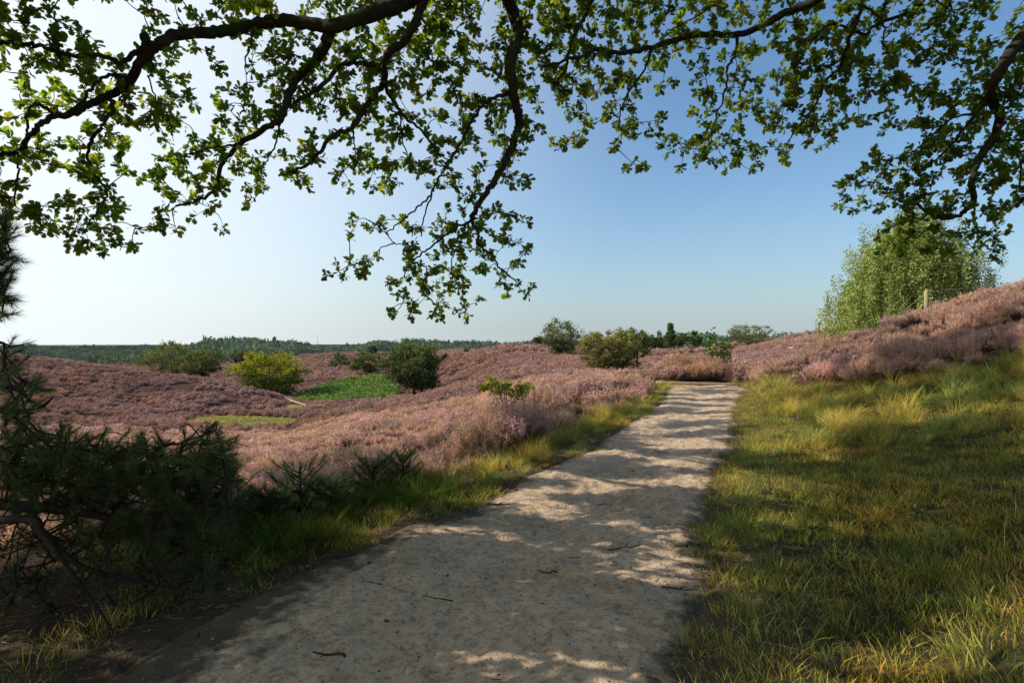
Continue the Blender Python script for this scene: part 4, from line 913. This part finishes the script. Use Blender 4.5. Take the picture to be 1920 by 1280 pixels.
# upper crown of the same oak, above the view: where it stands follows from the shade it throws on path and bank
SH = ["000000000000000000000079", "000000000000000000038999", "000000000000005541255334", "000000000022266665326789",
      "000005555544444442258899", "777776654444444442347888", "777777666666655555556788", "888877777777777766667777", "888877777777777777777777"]
cr = MB(); ct = []; tries = 0
gx = R.uniform(-6, 20, 60000); gy = R.uniform(1.3, 20, 60000); gzv = height(gx, gy); px, py = proj(gx, gy, gzv)
for i in range(len(gx)):
    if not (0 <= px[i] < 1920 and 560 <= py[i]): continue
    c = int(SH[min(8, int((py[i]-560)//80))][int(px[i]//80)])/10.
    nz = fbm(np.array(gx[i]*.8+3), np.array(gy[i]*1.7), 3)
    if c >= .7 and py[i] < 720 and py[i] < 700-(px[i]-1590)*.34: continue
    if px[i] > 1380: nz = .35*nz+.65*fbm(np.array(gx[i]*.33+3), np.array(gy[i]*.8), 2)
    if (nz-.5)*2.7+.5 > c+.0: continue
    if R.random() > SHADED: continue
    P = np.array([gx[i], gy[i], gzv[i]]); 
    t0_ = 4.5
    for att in range(50):
        t_ = t0_+.5*att+R.uniform(0, 2.2); Q = P+SUN*t_
        if Q[2] > 16.5 or Q[2] < 2.2 : continue
        inview = Q[1] > .1 and abs(Q[0]/Q[1]) < .98 and (Q[2]-EYE)/Q[1] < .66
        if inview: continue
        ct.append(Q); break
for i in range(380):                          # unseen leaf clusters added to shade the pine
    P = np.array([R.uniform(-4.4, -1.2), R.uniform(2.6, 4.6), R.uniform(0, 1.5)]); Q = P+SUN*R.uniform(4.5, 12)
    if not (Q[1] > .1 and abs(Q[0]/Q[1]) < .98 and (Q[2]-EYE)/Q[1] < .66) and R.random() < .5: ct.append(Q)
ct = np.array(ct); open('/tmp/ct.txt', 'w').write(str(len(ct))); print('crown clusters', len(ct))
def crown(ct, npc, rr_, ls):
    k = np.repeat(np.arange(len(ct)), npc); n = len(k); P = ct[k]+rand_dirs(n)*(R.random(n)**.5)[:, None]*rr_; d = rand_dirs(n); a, b = frames(d)
    add_shape(cr, P, d, a, b, R.uniform(.8, 1.3, n)*ls, KITE, KITEF, np.array([(.10, .165, .03)])*R.uniform(.7, 1.3, (n, 1)))
crown(ct, 13, .17, .11)
q_ = []
while len(q_) < 1100:                          # unseen leaves added overhead and behind the viewer to hold back skylight
    Q = np.array([R.uniform(-9, 9), R.uniform(-10, 3.5), R.uniform(4.2, 10.5)])
    if Q[0] < -.5 and Q[1] > 2.4+.23*Q[2]: continue
    if (Q[2]-EYE) < .68*Q[1]+.4 or abs(Q[0])/10+abs(Q[1]+2)/10 > 1.25: continue
    if fbm(np.array(Q[0]*.6), np.array(Q[1]*.6+Q[2]*.3), 2) < .42: continue
    q_.append(Q)
crown(np.array(q_), 14, .42, .2)
cr.build('unseen_shade_leaves', M['oak_leaf'], oak, smooth=False)
ub = MB()
if len(ct):
    for i in range(16):
        c_ = ct[R.integers(len(ct))]; q = catmull(np.array([FORK+[0, 0, R.uniform(0, 3)], FORK*.5+c_*.5+[0, 0, .8], c_]), 7); tube(ub, q, np.linspace(.09, .012, len(q)), 8, lump=.12)
ub.build('upper_boughs', M['oak_bark'], oak)

# ------------------------------------------------------------------ sky, sun, camera
w = bpy.data.worlds.new('World'); sc.world = w; w.use_nodes = True; nt = w.node_tree; nt.nodes.clear()
sky = N(nt, 'ShaderNodeTexSky', sky_type='NISHITA'); sky.sun_disc = False; sky.sun_elevation = SUN_E
sky.sun_rotation = math.atan2(SUN[0], SUN[1]); sky.altitude = 60; sky.air_density = 1.0; sky.dust_density = SKY_DUST; sky.ozone_density = 1.6
bg = N(nt, 'ShaderNodeBackground'); bg.inputs[1].default_value = SKY_S; ow = N(nt, 'ShaderNodeOutputWorld')
tc = N(nt, 'ShaderNodeTexCoord').outputs['Generated']
dt = N(nt, 'ShaderNodeVectorMath', operation='DOT_PRODUCT'); nt.links.new(tc, dt.inputs[0]); dt.inputs[1].default_value = (-.93, -.1, .35)
sx = N(nt, 'ShaderNodeSeparateXYZ'); nt.links.new(tc, sx.inputs[0])
gl = N(nt, 'ShaderNodeMapRange', interpolation_type='SMOOTHSTEP'); nt.links.new(dt.outputs['Value'], gl.inputs[0]); gl.inputs[1].default_value = -.25; gl.inputs[2].default_value = .75
hz = mth(nt, 'POWER', mth(nt, 'SUBTRACT', 1., mth(nt, 'ABSOLUTE', sx.outputs[2]), True), 7.)
c = mix(nt, 1., sky.outputs[0], (.99, 1.32, 1.50), 'MULTIPLY')
c = mix(nt, mth(nt, 'MULTIPLY', hz, .8), c, (4.9, 5.6, 5.9))
c = mix(nt, mth(nt, 'MULTIPLY', gl.outputs[0], .95), c, (8.2, 8.7, 8.8))
zen = N(nt, 'ShaderNodeMapRange', interpolation_type='SMOOTHSTEP'); nt.links.new(sx.outputs[2], zen.inputs[0]); zen.inputs[1].default_value = .5; zen.inputs[2].default_value = .95
c = mix(nt, zen.outputs[0], c, (.6, 1.1, 2.2))
nt.links.new(c, bg.inputs[0]); nt.links.new(bg.outputs[0], ow.inputs[0])
ld = bpy.data.lights.new('sun', 'SUN'); ld.energy = SUN_S; ld.angle = rad(.4); ld.color = (1, .93, .82)
lo = bpy.data.objects.new('sun', ld); COL.objects.link(lo); lo.rotation_euler = Vector(SUN).to_track_quat('Z', 'Y').to_euler()
cd = bpy.data.cameras.new('camera'); cd.sensor_width = 36; cd.lens = 36*F/1920; cd.clip_start = .05; cd.clip_end = 9000
co = bpy.data.objects.new('camera', cd); COL.objects.link(co); co.location = (0, 0, EYE); co.rotation_euler = (rad(90), 0, 0); sc.camera = co
sc.view_settings.view_transform = 'Standard'; sc.view_settings.look = 'None'; sc.view_settings.exposure = 0
sc.render.engine = 'CYCLES'
try:
    sc.cycles.max_bounces = 6; sc.cycles.transparent_max_bounces = 4; sc.cycles.diffuse_bounces = 3; sc.cycles.transmission_bounces = 3
    sc.cycles.use_denoising = DENOISE
except Exception: pass
